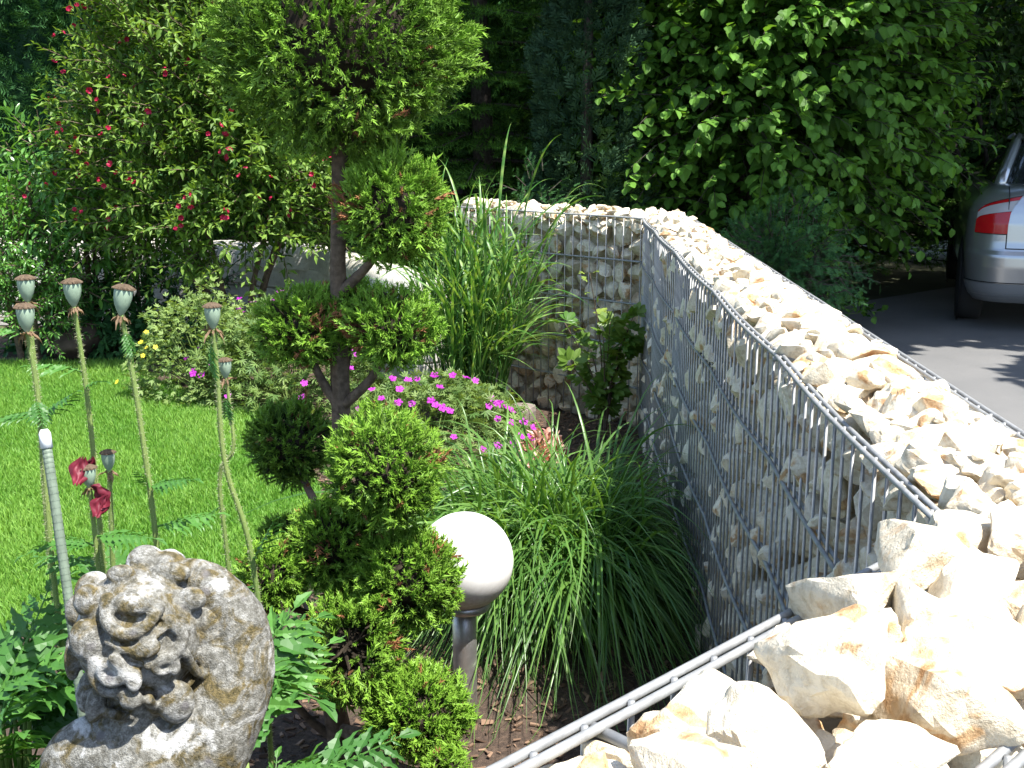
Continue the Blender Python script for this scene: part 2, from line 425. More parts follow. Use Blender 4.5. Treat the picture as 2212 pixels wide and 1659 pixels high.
def bark_mulch():
    n = 8000
    P = np.column_stack([rng.uniform(-.9, .6, n), rng.uniform(1.7, 6.2, n)])
    P = P[~inside(P, LAWN)]; n = len(P)
    d = rand_dirs(n); d[:, 2] *= .25; nn = np.column_stack([rng.normal(0, .5, (n, 2)), np.ones(n)])
    V, F = box((0, 0, 0), (1, 1, 1)); V = V * np.array([1, 1, 1.]); V[V[:, 1] > 0] *= np.array([.6, 1, .7])
    L = rng.uniform(.009, .030, n)
    Mx = frames(np.column_stack([P, rng.uniform(.0, .008, n)]), d, nn, L * rng.uniform(.25, .5, n), L, L * .16)
    V, F, T = bake((V, [F], np.zeros(8)), Mx, rng.uniform(0, 1, n))
    m = leafmat('bark_chip', (.045, .028, .02), (.26, .17, .115), 0, .9, .1)
    o = link('bark_mulch', make_mesh('bark_mulch', V, F, T, False, [m])); o['kind'] = 'stuff'
    o['label'] = 'brown bark mulch between the plants'; o['category'] = 'mulch'
bark_mulch()

# ------------------------------------------------------------------ gabion wall
def rock_mesh(seed, cuts, npts, rough):
    r = np.random.default_rng(seed)
    bm = bmesh.new()
    p = unit(r.normal(0, 1, (npts, 3))) * r.uniform(.75, 1.12, (npts, 1)) * np.array([1.0, r.uniform(.8, 1.1), r.uniform(.62, .9)])
    for q in p: bm.verts.new(q)
    h = bmesh.ops.convex_hull(bm, input=bm.verts)
    bmesh.ops.delete(bm, geom=list(set(h['geom_interior'] + h['geom_unused'])), context='VERTS')
    bmesh.ops.dissolve_limit(bm, angle_limit=R(16), verts=bm.verts, edges=bm.edges)
    bmesh.ops.triangulate(bm, faces=bm.faces)
    if cuts:
        bmesh.ops.subdivide_edges(bm, edges=bm.edges, cuts=cuts, use_grid_fill=True)
        for _ in range(1 if cuts < 3 else 2): bmesh.ops.smooth_vert(bm, verts=bm.verts, factor=.45, use_axis_x=True, use_axis_y=True, use_axis_z=True)
        off = Vector(r.uniform(-50, 50, 3))
        for v in bm.verts:
            k = mnoise.noise(v.co * 1.7 + off) * rough + mnoise.noise(v.co * 4.5 + off) * rough * .55
            if cuts > 2:
                k += mnoise.noise(v.co * 11 + off) * rough * .28
                k -= .10 * max(0, mnoise.noise(v.co * 2.6 - off) - .25)
            v.co += v.co.normalized() * k
    bm.normal_update()
    bmesh.ops.triangulate(bm, faces=bm.faces)
    V = np.array([v.co[:] for v in bm.verts]); F = np.array([[v.index for v in f.verts] for f in bm.faces]) if False else None
    bm.verts.index_update(); F = np.array([[v.index for v in f.verts] for f in bm.faces]); bm.free()
    V = V - (V.max(0) + V.min(0)) / 2
    V = V / np.linalg.norm(V, axis=1).max()
    T = np.full(len(V), 0.)
    return V, [F], T
ROCK_N = [rock_mesh(100 + i, 5, 13, .12) for i in range(9)]     # near stones
ROCK_M = [rock_mesh(200 + i, 2, 13, .11) for i in range(9)]
ROCK_F = [rock_mesh(300 + i, 1, 12, .10) for i in range(8)]
ROCK_L = [rock_mesh(360 + i, 0, 12, 0) for i in range(8)]     # buried stones
ROCKS = ROCK_N + ROCK_M + ROCK_F + ROCK_L
def rot_rand(n):
    q = unit(rng.normal(0, 1, (n, 4))); w, x, y, z = q.T
    return np.stack([np.stack([1 - 2 * (y * y + z * z), 2 * (x * y - z * w), 2 * (x * z + y * w)], 1), np.stack([2 * (x * y + z * w), 1 - 2 * (x * x + z * z), 2 * (y * z - x * w)], 1), np.stack([2 * (x * z - y * w), 2 * (y * z + x * w), 1 - 2 * (x * x + y * y)], 1)], 1)
def pack(L, W, rmin, rmax, fill, seed, iters=90):
    r_ = np.random.default_rng(seed); rad = []
    while sum(np.pi * x * x for x in rad) < fill * L * W: rad.append(rmin + (rmax - rmin) * r_.beta(1.6, 1.8))
    rad = np.array(sorted(rad, reverse=True)); n = len(rad)
    P = r_.uniform(0, 1, (n, 2)) * [L, W]
    K = min(n - 1, max(12, int(n / L * rmax * 2.2)))
    for it in range(iters):
        if it % 4 == 0:
            o_ = np.argsort(P[:, 0]); P = P[o_]; rad = rad[o_]
        mv = np.zeros_like(P)
        for k in range(1, K + 1):
            D = P[k:] - P[:-k]; ds = np.sqrt((D ** 2).sum(1)) + 1e-9
            ov = np.maximum(0, (rad[k:] + rad[:-k]) * .96 - ds) * .28
            D *= (ov / ds)[:, None]; mv[k:] += D; mv[:-k] -= D
        P += mv
        P[:, 0] = np.clip(P[:, 0], rad * .8, L - rad * .8); P[:, 1] = np.clip(P[:, 1], np.minimum(rad * .85, W / 2), np.maximum(W - rad * .85, W / 2))
    return P, rad
def section(o, d, inward, L, bulge, low=False):
    """list of stone matrices for one straight run: o inner start, d along, inward unit vector towards the fill"""
    out_M = []; out_w = []; o3 = np.array([*o, 0]); d3 = np.array([*d, 0]); i3 = np.array([*inward, 0]); up = np.array([0, 0, 1.])
    near_lim = 1.9
    def place(u, v, h, rad, axis_face, seedtop, flat=False):
        n = len(u); Rm = rot_rand(n)
        base = o3 + d3 * u[:, None] + i3 * v[:, None] + up * h[:, None]
        dist = np.hypot(base[:, 0], base[:, 1])
        grp = np.where(dist < near_lim, 0, np.where(dist < 3.6, 1, 2))
        w = np.where(grp == 0, rng.integers(0, 9, n), np.where(grp == 1, 9 + rng.integers(0, 9, n), 18 + rng.integers(0, 8, n)))
        S = rad[:, None] * rng.uniform(.9, 1.3, (n, 3)) * 1.08
        if seedtop:   # stones on the heap lie on their broad side
            a = rng.uniform(0, 6.283, n); ax = np.column_stack([rng.normal(0, .26, (n, 2)), np.ones(n)]); ax = unit(ax); e1 = unit(np.cross(ax, np.column_stack([np.cos(a), np.sin(a), 0 * a]))); Rm = np.stack([e1, np.cross(ax, e1), ax], 2); S[:, 2] *= .85
        m = np.zeros((n, 3, 4)); m[:, :, :3] = Rm * S[:, None, :]
        for k in range(n):
            ext = (ROCKS[w[k]][0] @ m[k, :, :3].T) @ axis_face
            m[k, :, 3] = base[k] - axis_face * (ext.max())
        out_M.append(m); out_w.append(w)
    # inner and outer face: stones stand with their front at the wires
    P, r_ = pack(L, 1.0, .036, .076, 1.0, 5 + int(L * 10))
    bl = bulge(P[:, 0])
    place(P[:, 0], -bl - .018 + rng.uniform(0, .034, len(r_)), P[:, 1] - .02, r_, -i3, 0)
    P, r_ = pack(L, 1.0, .04, .065, .85, 17 + int(L * 10))
    place(P[:, 0], np.full(len(r_), .075), P[:, 1] - .03, r_, -i3, 0)
    P, r_ = pack(L, 1.0, .04, .065, 1.0, 29 + int(L * 10))
    place(P[:, 0], np.full(len(r_), TH - .006) - rng.uniform(0, .02, len(r_)), P[:, 1] - .02, r_, i3, 0)
    # the heaped top
    P, r_ = pack(L, TH - .01, .024, .052 if not low else .070, 1.25, 41 + int(L * 10))
    crown = (.030 if not low else .035) * np.sin(np.clip(P[:, 1] / TH, 0, 1) * np.pi) - (.012 if not low else 0)
    crown += np.where((P[:, 1] > TH - .06), -.012, 0)
    if low: crown += np.where((P[:, 1] < .07) & (P[:, 0] > .34), -.03, 0) + np.where(P[:, 0] < .34, .012, 0)
    place(P[:, 0], P[:, 1] + .003, 1.0 + .004 + crown + rng.uniform(0, .022, len(r_)) + (r_ - .035) * .6, r_, up, 1)
    P, r_ = pack(L, TH - .01, .022, .045, 1.1, 53 + int(L * 10))
    place(P[:, 0], P[:, 1] + .003, .975 + .02 * np.sin(P[:, 1] / TH * np.pi) + rng.uniform(-.01, .01, len(r_)), r_, up, 1)
    # chips lying in the gaps
    n = int(L * 90); u = rng.uniform(0, L, n); v = rng.uniform(.035, TH - .035, n)
    place(u, v, (1.0 if not low else .975) + .03 * np.sin(v / TH * np.pi) + rng.uniform(-.03, .01, n), rng.uniform(.009, .02, n), up, 1)
    return np.concatenate(out_M), np.concatenate(out_w)
def gabion():
    W = thing('gabion_wall', 'angled gabion wall of cream limestone rubble in galvanised wire mesh', 'wall', (B[0], B[1], 0)); W['kind'] = 'thing'
    org = np.array([B[0], B[1], 0])
    SP = [.0, .92, 1.75, 2.7, 3.5, 4.14]
    def bulge_mid(u):
        u = np.asarray(u, float); out = np.zeros_like(u)
        for a, b in zip(SP[:-1], SP[1:]): s_ = (u >= a) & (u <= b); out = np.where(s_, .009 * np.sin((u - a) / (b - a) * np.pi), out)
        return out
    zero = lambda u: np.zeros_like(np.asarray(u, float))
    runs = [(A, dN, -right(dN), 1.5, zero), (A, dM, right(dM), np.linalg.norm(B - A), bulge_mid), (B, dF, right(dF), 1.22, zero)]
    MX = []; WH = []
    vert = {}
    def vmesh(h):
        if h not in vert:
            V, F = tube([(0, 0, -.12), (0, 0, h)], .0027, 6); vert[h] = make_mesh('vertical_wire', V, F, None, True, [M['wire']])
        return vert[h]
    for k, (o, d, inw, L, bf) in enumerate(runs):
        m, w = section(o, d, inw, L, bf, k == 0); MX.append(m); WH.append(w)
        for side in (0, 1):
            if side == 0: oo, bb, u0, u1 = o, bf, 0, L
            else:
                oo, bb = o + inw * TH, zero
                # outer corners: mitred ends
                ext = {0: (math.tan(R(23.2)) * TH, 0), 1: (-math.tan(R(23.2)) * TH * -1 * -1, math.tan(R(22.0)) * TH), 2: (math.tan(R(22.0)) * TH, 0)}[k]
                u0, u1 = (-ext[0] if k != 1 else 0, L + ext[1])
                if k == 0: u0 = -.02
                if k == 1: u0 = -.02
            us = np.arange(u0 + .012, u1, .05)
            for u in us:
                q = oo + d * u - inw * float(bb(u))
                link('vertical_wire', vmesh(.998), W, loc=(q[0] - org[0], q[1] - org[1], 0))
            uu = np.unique(np.concatenate([np.linspace(u0, u1, 36), [x for x in SP if u0 < x < u1] if k == 1 else []]))
            for row in range(6):
                z = 1.0 - .004 - .2 * row
                if z < -.05: continue
                for sgn in (-1, 1):
                    q = np.array([[*(oo + d * u - inw * (float(bb(u)) + sgn * .0062)), z + .0005 * math.sin(u * 9)] for u in uu]) - org
                    V, F = tube(q, .0038, 7)
                    link('horizontal_wire', make_mesh('horizontal_wire', V, F, None, True, [M['wire']]), W)
        # distance bars across the top
        for u in ([.12, .55, .95] if k == 0 else SP[1:-1] if k == 1 else [.3, .9]):
            q0 = o + d * u - inw * .012; q1 = o + d * u + inw * (TH + .012)
            V, F = tube(np.array([[*q0, 1.0035 - .013], [*q1, 1.0035 - .013]]) - org, .0048, 7)
            link('spacer_bar', make_mesh('spacer_bar', V, F, None, True, [M['wire']]), W)
        q0 = o + inw * .10 - d * (0 if k else .05); q1 = o + d * L + inw * .10
        P8 = np.array([[*(x), z] for z in (-.12, .93) for x in (q0, q1, q1 + inw * .04, q0 + inw * .04)]) - org
        link('stone_core', make_mesh('stone_core', P8, np.array([[0, 1, 2, 3], [4, 5, 6, 7], [0, 1, 5, 4], [1, 2, 6, 5], [2, 3, 7, 6], [3, 0, 4, 7]]), np.full(8, .2), False, [M['stone_fill']]), W)
    # outer wedge of the two corners
    for c_, di in ((A, np.array([.93, -.36])), (B, np.array([.93, .36]))):
        n = 60; u = rng.uniform(.03, .21, n); a = rng.uniform(-.35, .35, n)
        base = np.column_stack([c_[0] + di[0] * u - di[1] * a * u, c_[1] + di[1] * u + di[0] * a * u, rng.uniform(.86, 1.0, n)])
        m = np.zeros((n, 3, 4)); m[:, :, :3] = rot_rand(n) * rng.uniform(.022, .05, n)[:, None, None]; m[:, :, 3] = base
        MX.append(m); WH.append((0 if c_ is A else 18) + rng.integers(0, 8, n))
    MX = np.concatenate(MX); WH = np.concatenate(WH)
    z = MX[:, 2, 3]
    ok, dep = in_view(MX[:, :, 3], .05)
    # order by how large a stone shows; buried ones last
    size = np.abs(np.linalg.det(MX[:, :, :3])) ** (1 / 3) / np.maximum(dep, .2)
    front = (MX[:, 2, 3] > .95) | (MX[:, 0, 3] < .62)
    sc = np.where(ok & front, size, size * .2 - 1)
    idx = np.argsort(-sc); order = np.zeros(len(idx), bool); order[idx[:300]] = True
    tint = np.clip(rng.beta(2, 2, len(MX)), 0, 1)
    Mx = MX.copy(); Mx[:, :, 3] -= org
    cache = {}
    for i in np.where(order)[0]:
        key = (int(WH[i]), int(tint[i] * 4))
        if key not in cache:
            V, F, T = ROCKS[WH[i]]; me = make_mesh('stone', V, F, np.full(len(V), key[1] / 4 + .12), True, [M['stone_obj']])
            me.set_sharp_from_angle(angle=R(24 if WH[i] < 9 else 30)); cache[key] = me
        link('stone', cache[key], W, mw=Matrix([list(r) for r in Mx[i]] + [[0, 0, 0, 1]]))
    # stones of the inner faces and the top layer are seen, those behind them only through gaps
    inner = np.zeros(len(MX), bool)
    for o_, d_, w_, L_, _ in runs:
        q = MX[:, :2, 3] - o_; a_ = q @ d_; b_ = q @ w_; inner |= (a_ > -.05) & (a_ < L_ + .05) & (b_ > -.03) & (b_ < .058)
    vis = ok & (inner | (MX[:, 2, 3] > .945))
    mb = MB(); rest = ~order
    for w in np.unique(WH[rest]):
        s_ = rest & (WH == w)
        # stones out of sight need no detail
        for big in (True, False):
            ss = s_ & (vis if big else ~vis)
            if not ss.any(): continue
            tt = (ROCKS[9 + w % 9] if w < 9 else ROCKS[w]) if big else ROCKS[26 + w % 8]
            V, F, T = bake(tt, Mx[ss], tint[ss]); mb.add(V, F, T)
    me = mb.mesh('stone_fill', [M['stone_fill']], True); me.set_sharp_from_angle(angle=R(28))
    o = link('stone_fill', me, W); o['kind'] = 'stuff'
def stone_obj_mat():
    # stones that are objects: pattern in world-size units so that shared meshes do not repeat
    m, nt, bs = mat('limestone_piece')
    at = N(nt, 'ShaderNodeAttribute', attribute_name='tint')
    geo = N(nt, 'ShaderNodeNewGeometry')
    def nz(scale, detail, rough, dist=0):
        n = N(nt, 'ShaderNodeTexNoise', Scale=scale, Detail=detail, Roughness=rough, Distortion=dist)
        nt.links.new(geo.outputs['Position'], n.inputs['Vector']); return n.outputs['Fac']
    a = nz(15, 3, .6, .8); b = nz(70, 6, .72); e = nz(240, 3, .7)
    c_ = mixc(nt, at.outputs['Fac'], (.67, .58, .435), (.79, .725, .58))
    c_ = mixc(nt, ramp(nt, a, [(.57, (0, 0, 0)), (.65, (.9, .9, .9))]), c_, ramp(nt, b, [(.35, (.42, .22, .09)), (.65, (.62, .42, .22))]))
    c_ = mixc(nt, 1.0, c_, ramp(nt, b, [(.33, (.68, .63, .56)), (.55, (1, 1, 1))]), 'MULTIPLY')
    nt.links.new(c_, bs.inputs['Base Color'])
    bs.inputs['Roughness'].default_value = .85; bs.inputs['Specular IOR Level'].default_value = .2
    ad = N(nt, 'ShaderNodeMath', operation='MULTIPLY_ADD'); ad.inputs[1].default_value = .35
    nt.links.new(e, ad.inputs[0]); nt.links.new(b, ad.inputs[2])
    bump(nt, bs, ad.outputs[0], .6, .008)
    return m
M['stone_obj'] = M['stone_fill'] = stone_obj_mat()
gabion()

# ------------------------------------------------------------------ white block wall behind the lawn
def block_wall():
    W = thing('block_wall', 'low whitewashed block wall behind the shrub with red flowers', 'wall', (-1.2, 7.61, 0)); W['kind'] = 'thing'
    pts = np.array([(-.43, 5.95), (-.60, 6.30), (-.80, 6.75), (-1.2, 7.5), (-1.9, 7.95), (-2.9, 8.15), (-4.2, 8.25)])
    seg = np.linalg.norm(np.diff(pts, axis=0), axis=1); cum = np.concatenate([[0], np.cumsum(seg)])
    def at(s_):
        i = min(np.searchsorted(cum, s_, 'right') - 1, len(seg) - 1); f = (s_ - cum[i]) / seg[i]
        return pts[i] + (pts[i + 1] - pts[i]) * f
    hh = [0, .17, .34, .50]
    for row in range(3):
        s_ = -.2 if row % 2 else 0.
        while s_ < cum[-1] - .05:
            L = rng.uniform(.34, .44); a = at(max(s_, 0)); b = at(min(s_ + L, cum[-1])); s_ += L
            d = b - a; l = np.hypot(*d)
            if l < .05: continue
            bm = bmesh.new(); bmesh.ops.create_cube(bm, size=1)
            for v in bm.verts: v.co = Vector((v.co.x * (l - .006), v.co.y * .2, v.co.z * (hh[row + 1] - hh[row] - .006)))
            bmesh.ops.bevel(bm, geom=bm.edges, offset=.007, segments=1, affect='EDGES')
            me = bpy.data.meshes.new('block'); bm.to_mesh(me); bm.free(); me.materials.append(M['block'])
            o = link('block', me, W); p = (a + b) / 2 + rng.normal(0, .003, 2)
            o.location = (p[0] + 1.2, p[1] - 7.61, (hh[row] + hh[row + 1]) / 2); o.rotation_euler = (0, 0, math.atan2(d[1], d[0]))
    # rounded mortar cap
    q = np.array([at(x) for x in np.linspace(0, cum[-1], 60)])
    V = []; k = 9
    nrm = unit(np.gradient(q, axis=0)); nrm = np.column_stack([-nrm[:, 1], nrm[:, 0]])
    for i in range(60):
        for j in range(k):
            a = np.pi * j / (k - 1); rr = 1 + .12 * mnoise.noise(Vector((q[i][0] * 4, q[i][1] * 4, j * .5)))
            V.append([q[i][0] + 1.2 + nrm[i][0] * .125 * math.cos(a) * rr, q[i][1] - 7.61 + nrm[i][1] * .125 * math.cos(a) * rr, .485 + .15 * math.sin(a) ** .6 * rr])
    F = [[i * k + j, (i + 1) * k + j, (i + 1) * k + j + 1, i * k + j + 1] for i in range(59) for j in range(k - 1)]
    link('cap', make_mesh('cap', V, [np.array(F), np.array([list(range(k)), list(range(59 * k, 60 * k))[::-1]])], None, True, [M['block']]), W)
block_wall()

# ------------------------------------------------------------------ conifer sprays
def cord(p0, d, L, r, tint0, tint1):
    """one scale-leaf twig: a three-sided tapering cord"""
    d = unit(np.asarray(d, float)); a = np.array([0, 0, 1.]) if abs(d[2]) < .8 else np.array([1., 0, 0])
    u = unit(np.cross(d, a)); w = np.cross(d, u); V = []
    for j in range(3): V.append(p0 + r * 1.15 * (math.cos(j * 2.094) * u + math.sin(j * 2.094) * w))
    V.append(p0 + d * L)
    return np.array(V), [np.array([[0, 1, 3], [1, 2, 3], [2, 0, 3]])], np.array([tint0] * 3 + [tint1])
def juniper_spray(seed, k=11):
    """a plume: a leading cord clothed with short forward-pointing ones"""
    r = np.random.default_rng(seed); bend = r.normal(0, .12, 2); parts = []
    ax = lambda t: np.array([bend[0] * t * t, t, bend[1] * t * t])
    parts.append(cord(ax(.45), ax(1.0) - ax(.45), .58, .040, .0, .3)); parts.append(cord(np.zeros(3), (bend[0] * .4, 1, 0), .6, .036, -.4, -.1))
    for i in range(k):
        t = .12 + .68 * i / k; a = i * 2.4 + r.uniform(-.4, .4); sp = r.uniform(.55, .95)
        parts.append(cord(ax(t), (math.cos(a) * sp, .85, math.sin(a) * sp * .7), r.uniform(.26, .40) * (1.1 - .45 * t), .042, -.35 + .5 * t, .05 + .25 * t))
    return merge(parts)
JSPRAY = [juniper_spray(i) for i in range(6)]
def foliage_ball(parent, name, c, rad, org, dens=2600, seed=0, lumpy=.22, size=.036, long=.10, tint=.45, brown=.06, bare=None, yscale=(1, 1, 1)):
    global rng
    rad = np.asarray(rad, float) * np.asarray(yscale) * 1.07; c = np.asarray(c, float)
    area = 4 * np.pi * (rad ** 2).mean(); n = int(area * dens * 2.15)
    D = rand_dirs(n)
    off = Vector((seed * 7.3, seed * 3.1, 0))
    lump = np.array([mnoise.noise(Vector(d) * 2.3 + off) + .6 * mnoise.noise(Vector(d) * 5.5 + off) for d in D])
    keep = lump > -1.1
    if bare is not None: keep &= ((D @ unit(np.asarray(bare, float))) < .80) | (rng.random(n) < .12)
    D = D[keep]; lump = lump[keep]; n = len(D)
    shell = rng.uniform(.55, 1.0, n) ** .5
    P = c + D * rad * (shell * (1 + lumpy * lump))[:, None]
    d = unit(unit(D / rad) * 1.0 + rng.normal(0, .36, (n, 3)) + np.array([0, 0, .35]))
    sz = size * rng.uniform(.65, 1.25, n) * np.where(rng.random(n) < long, 1.75, 1)
    P = P - d * sz[:, None] * .75
    nn = rand_dirs(n); which = rng.integers(0, 6, n)
    tn = tint - .35 + 1.15 * (shell - .62) / .38 * .62 + .22 * lump + .10 * rng.normal(0, 1, n) + .12 * D[:, 2]  # inner sprays darkened, outer and upper ones paler: shade and sunlight painted into tint
    br = rng.random(n) < brown * .3 * np.where(shell < .9, 1.6, .5)
    spot = unit(rng.normal(0, 1, (2, 3))); br |= ((D @ spot.T).max(1) > .93) & (rng.random(n) < brown * 5)
    Mx = frames(P - np.asarray(org), d, nn, sz)
    mb = MB()
    for w in range(6):
        for dead in (0, 1):
            s_ = (which == w) & (br == bool(dead))
            if s_.any():
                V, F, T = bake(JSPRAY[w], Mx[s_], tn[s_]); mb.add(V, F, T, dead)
    # twiggy dark inside
    m = 26
    for k in range(m):
        e = rand_dirs(1)[0]
        q = c - np.asarray(org) + np.linspace(0, .85, 4)[:, None] * (e * rad)[None] + rng.normal(0, .008, (4, 3))
        V, F = tube(q, [.004, .003, .0025, .0015], 4, False); mb.add(V, F, .3, 2)
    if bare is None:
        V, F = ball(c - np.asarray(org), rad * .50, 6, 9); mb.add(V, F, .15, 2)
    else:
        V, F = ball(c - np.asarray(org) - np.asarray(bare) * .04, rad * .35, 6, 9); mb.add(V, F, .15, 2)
    return link(name, mb.mesh(name, [M['juniper'], M['juniper_brown'], M['twig']]), parent)
M['twig'] = plain('dark_twig', (.035, .028, .02), .95, 0, .1, .3, 60)
def juniper():
    org = np.array([-.385, 2.36, 0])
    J = thing('juniper_topiary', 'pom-pom clipped juniper with many foliage balls on one stem', 'topiary', org)
    tp = smoothpath([(-.385, 2.36, -.03), (-.405, 2.35, .167), (-.393, 2.36, .37), (-.375, 2.36, .598), (-.366, 2.36, .877), (-.364, 2.36, 1.095), (-.35, 2.36, 1.351), (-.339, 2.36, 1.62)], 40)
    t = np.linspace(0, 1, 40)
    V, F = tube(tp - org, .0225 - .007 * t + .014 * np.exp(-t * 14), 12)
    cen = np.repeat(tp - org, 12, axis=0); ang = np.arctan2(*(V - cen)[:, :2].T[::-1])
    V = cen + (V - cen) * (1 + .10 * np.sin(ang * 4 + V[:, 2] * 9) + .06 * np.sin(ang * 7 - V[:, 2] * 22))[:, None]
    link('trunk', make_mesh('trunk', V, F, None, True, [M['bark']]), J)
    B_ = [  # centre, radius, look
        ((-.338, 2.36, 1.585), .243, dict(dens=2700, yscale=(1.03, 1, .98), brown=.03, tint=.48, lumpy=.22)),
        ((-.238, 2.30, 1.245), .112, dict(dens=3400, brown=.10, tint=.55)),
        ((-.44, 2.36, .995), .100, dict(dens=3400, brown=.12, yscale=(1.05, 1, .85), tint=.55)),
        ((-.245, 2.30, 1.0), .095, dict(dens=3400, brown=.14, yscale=(1.05, 1, .88), tint=.55)),
        ((-.345, 2.40, 1.015), .090, dict(dens=3400, brown=.12, yscale=(1.1, 1, .8))),
        ((-.504, 2.50, .70), .100, dict(dens=3000, brown=.02, tint=.25)),  # low tint: shade of the tier above put into the colour
        ((-.258, 2.20, .731), .122, dict(dens=3200, brown=.05, tint=.6, long=.07)),
        ((-.498, 2.20, .496), .080, dict(dens=3600, brown=.04, tint=.6)),
        ((-.38, 2.25, .553), .096, dict(dens=3600, brown=.10, tint=.5)),
        ((-.212, 2.20, .491), .110, dict(dens=3400, brown=.06, tint=.55)),
        ((-.316, 2.28, .455), .095, dict(dens=3400, brown=.10)),
        ((-.329, 2.12, .374), .112, dict(dens=3000, brown=.08, bare=(.1, -.85, .45), tint=.6)),
        ((-.192, 2.08, .258), .106, dict(dens=3600, brown=.04, tint=.68, yscale=(1.05, 1, .9), long=.1)),
        ((-.528, 2.35, .21), .07, dict(dens=3400, brown=.06)),
        ((-.125, 1.95, .205), .046, dict(dens=3800, brown=.03, tint=.6)),
        ((-.555, 2.60, .43), .062, dict(dens=3000, brown=.02, tint=.3))]
    for i, (c, r, kw) in enumerate(B_):
        c = np.array(c); z0 = max(c[2] - .13 - r * .5, .03); k = int(np.argmin(abs(tp[:, 2] - z0))); base = tp[k]
        if i:
            path = smoothpath([base, base * .45 + c * .55 + np.array([0, 0, -.035]), c - np.array([0, 0, r * .3])], 9) - org
            V, F = tube(path, np.linspace(.013, .006, 9), 7); link('branch', make_mesh('branch', V, F, None, True, [M['bark']]), J)
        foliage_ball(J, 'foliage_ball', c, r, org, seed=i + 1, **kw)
juniper()

# ------------------------------------------------------------------ globe lamp
def globe_lamp():
    x, y = -.118, 2.485
    L = thing('globe_lamp', 'white globe garden lamp on a short steel post beside the tall clipped juniper', 'lamp', (x, y, 0))
    th = np.linspace(R(12), R(152), 40)
    V, F = lathe(np.stack([np.sin(th) * .1135, np.cos(th) * .1135], 1), 48)
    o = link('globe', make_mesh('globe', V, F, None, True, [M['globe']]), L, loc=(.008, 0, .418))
    th = np.linspace(0, R(13), 5); V, F = lathe(np.stack([np.sin(th[::-1]) * .1135, np.cos(th[::-1]) * .1135], 1), 48)
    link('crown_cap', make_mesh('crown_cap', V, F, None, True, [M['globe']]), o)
    V, F = lathe([(.058, .302), (.061, .306), (.061, .318), (.052, .322)], 36); link('collar', make_mesh('collar', V, F, None, True, [M['steel']]), L, loc=(.008, 0, 0))
    V, F = lathe([(.0285, -.05), (.0285, .12), (.0288, .2), (.0285, .31)], 32); link('post', make_mesh('post', V, F, None, True, [M['steel']]), L, loc=(.006, 0, 0))
globe_lamp()

# ------------------------------------------------------------------ statue seen from behind
def remesh(mb, name, voxel, it, parent, material, jag=0.):
    me = mb.mesh(name, [material]); ob = bpy.data.objects.new(name, me); COL.objects.link(ob)
    m = ob.modifiers.new('r', 'REMESH'); m.mode = 'VOXEL'; m.voxel_size = voxel
    if it: s_ = ob.modifiers.new('s', 'SMOOTH'); s_.factor = .5; s_.iterations = it
    dg = bpy.context.evaluated_depsgraph_get(); dg.update()
    new = bpy.data.meshes.new_from_object(ob.evaluated_get(dg)); bpy.data.objects.remove(ob); bpy.data.meshes.remove(me)
    n = len(new.vertices); co = np.empty(n * 3, 'f4'); new.vertices.foreach_get('co', co); co = co.reshape(-1, 3)
    nr = np.empty(n * 3, 'f4'); new.vertices.foreach_get('normal', nr); nr = nr.reshape(-1, 3)
    if jag:
        k = np.array([mnoise.noise(Vector(c) * 45) + .6 * mnoise.noise(Vector(c) * 110) for c in co]); co = co + nr * (k * jag)[:, None]
        new.vertices.foreach_set('co', co.astype('f4').ravel())
    new.polygons.foreach_set('use_smooth', np.ones(len(new.polygons), bool)); new.update()
    new.name = name; new.materials.clear(); new.materials.append(material)
    return link(name, new, parent)
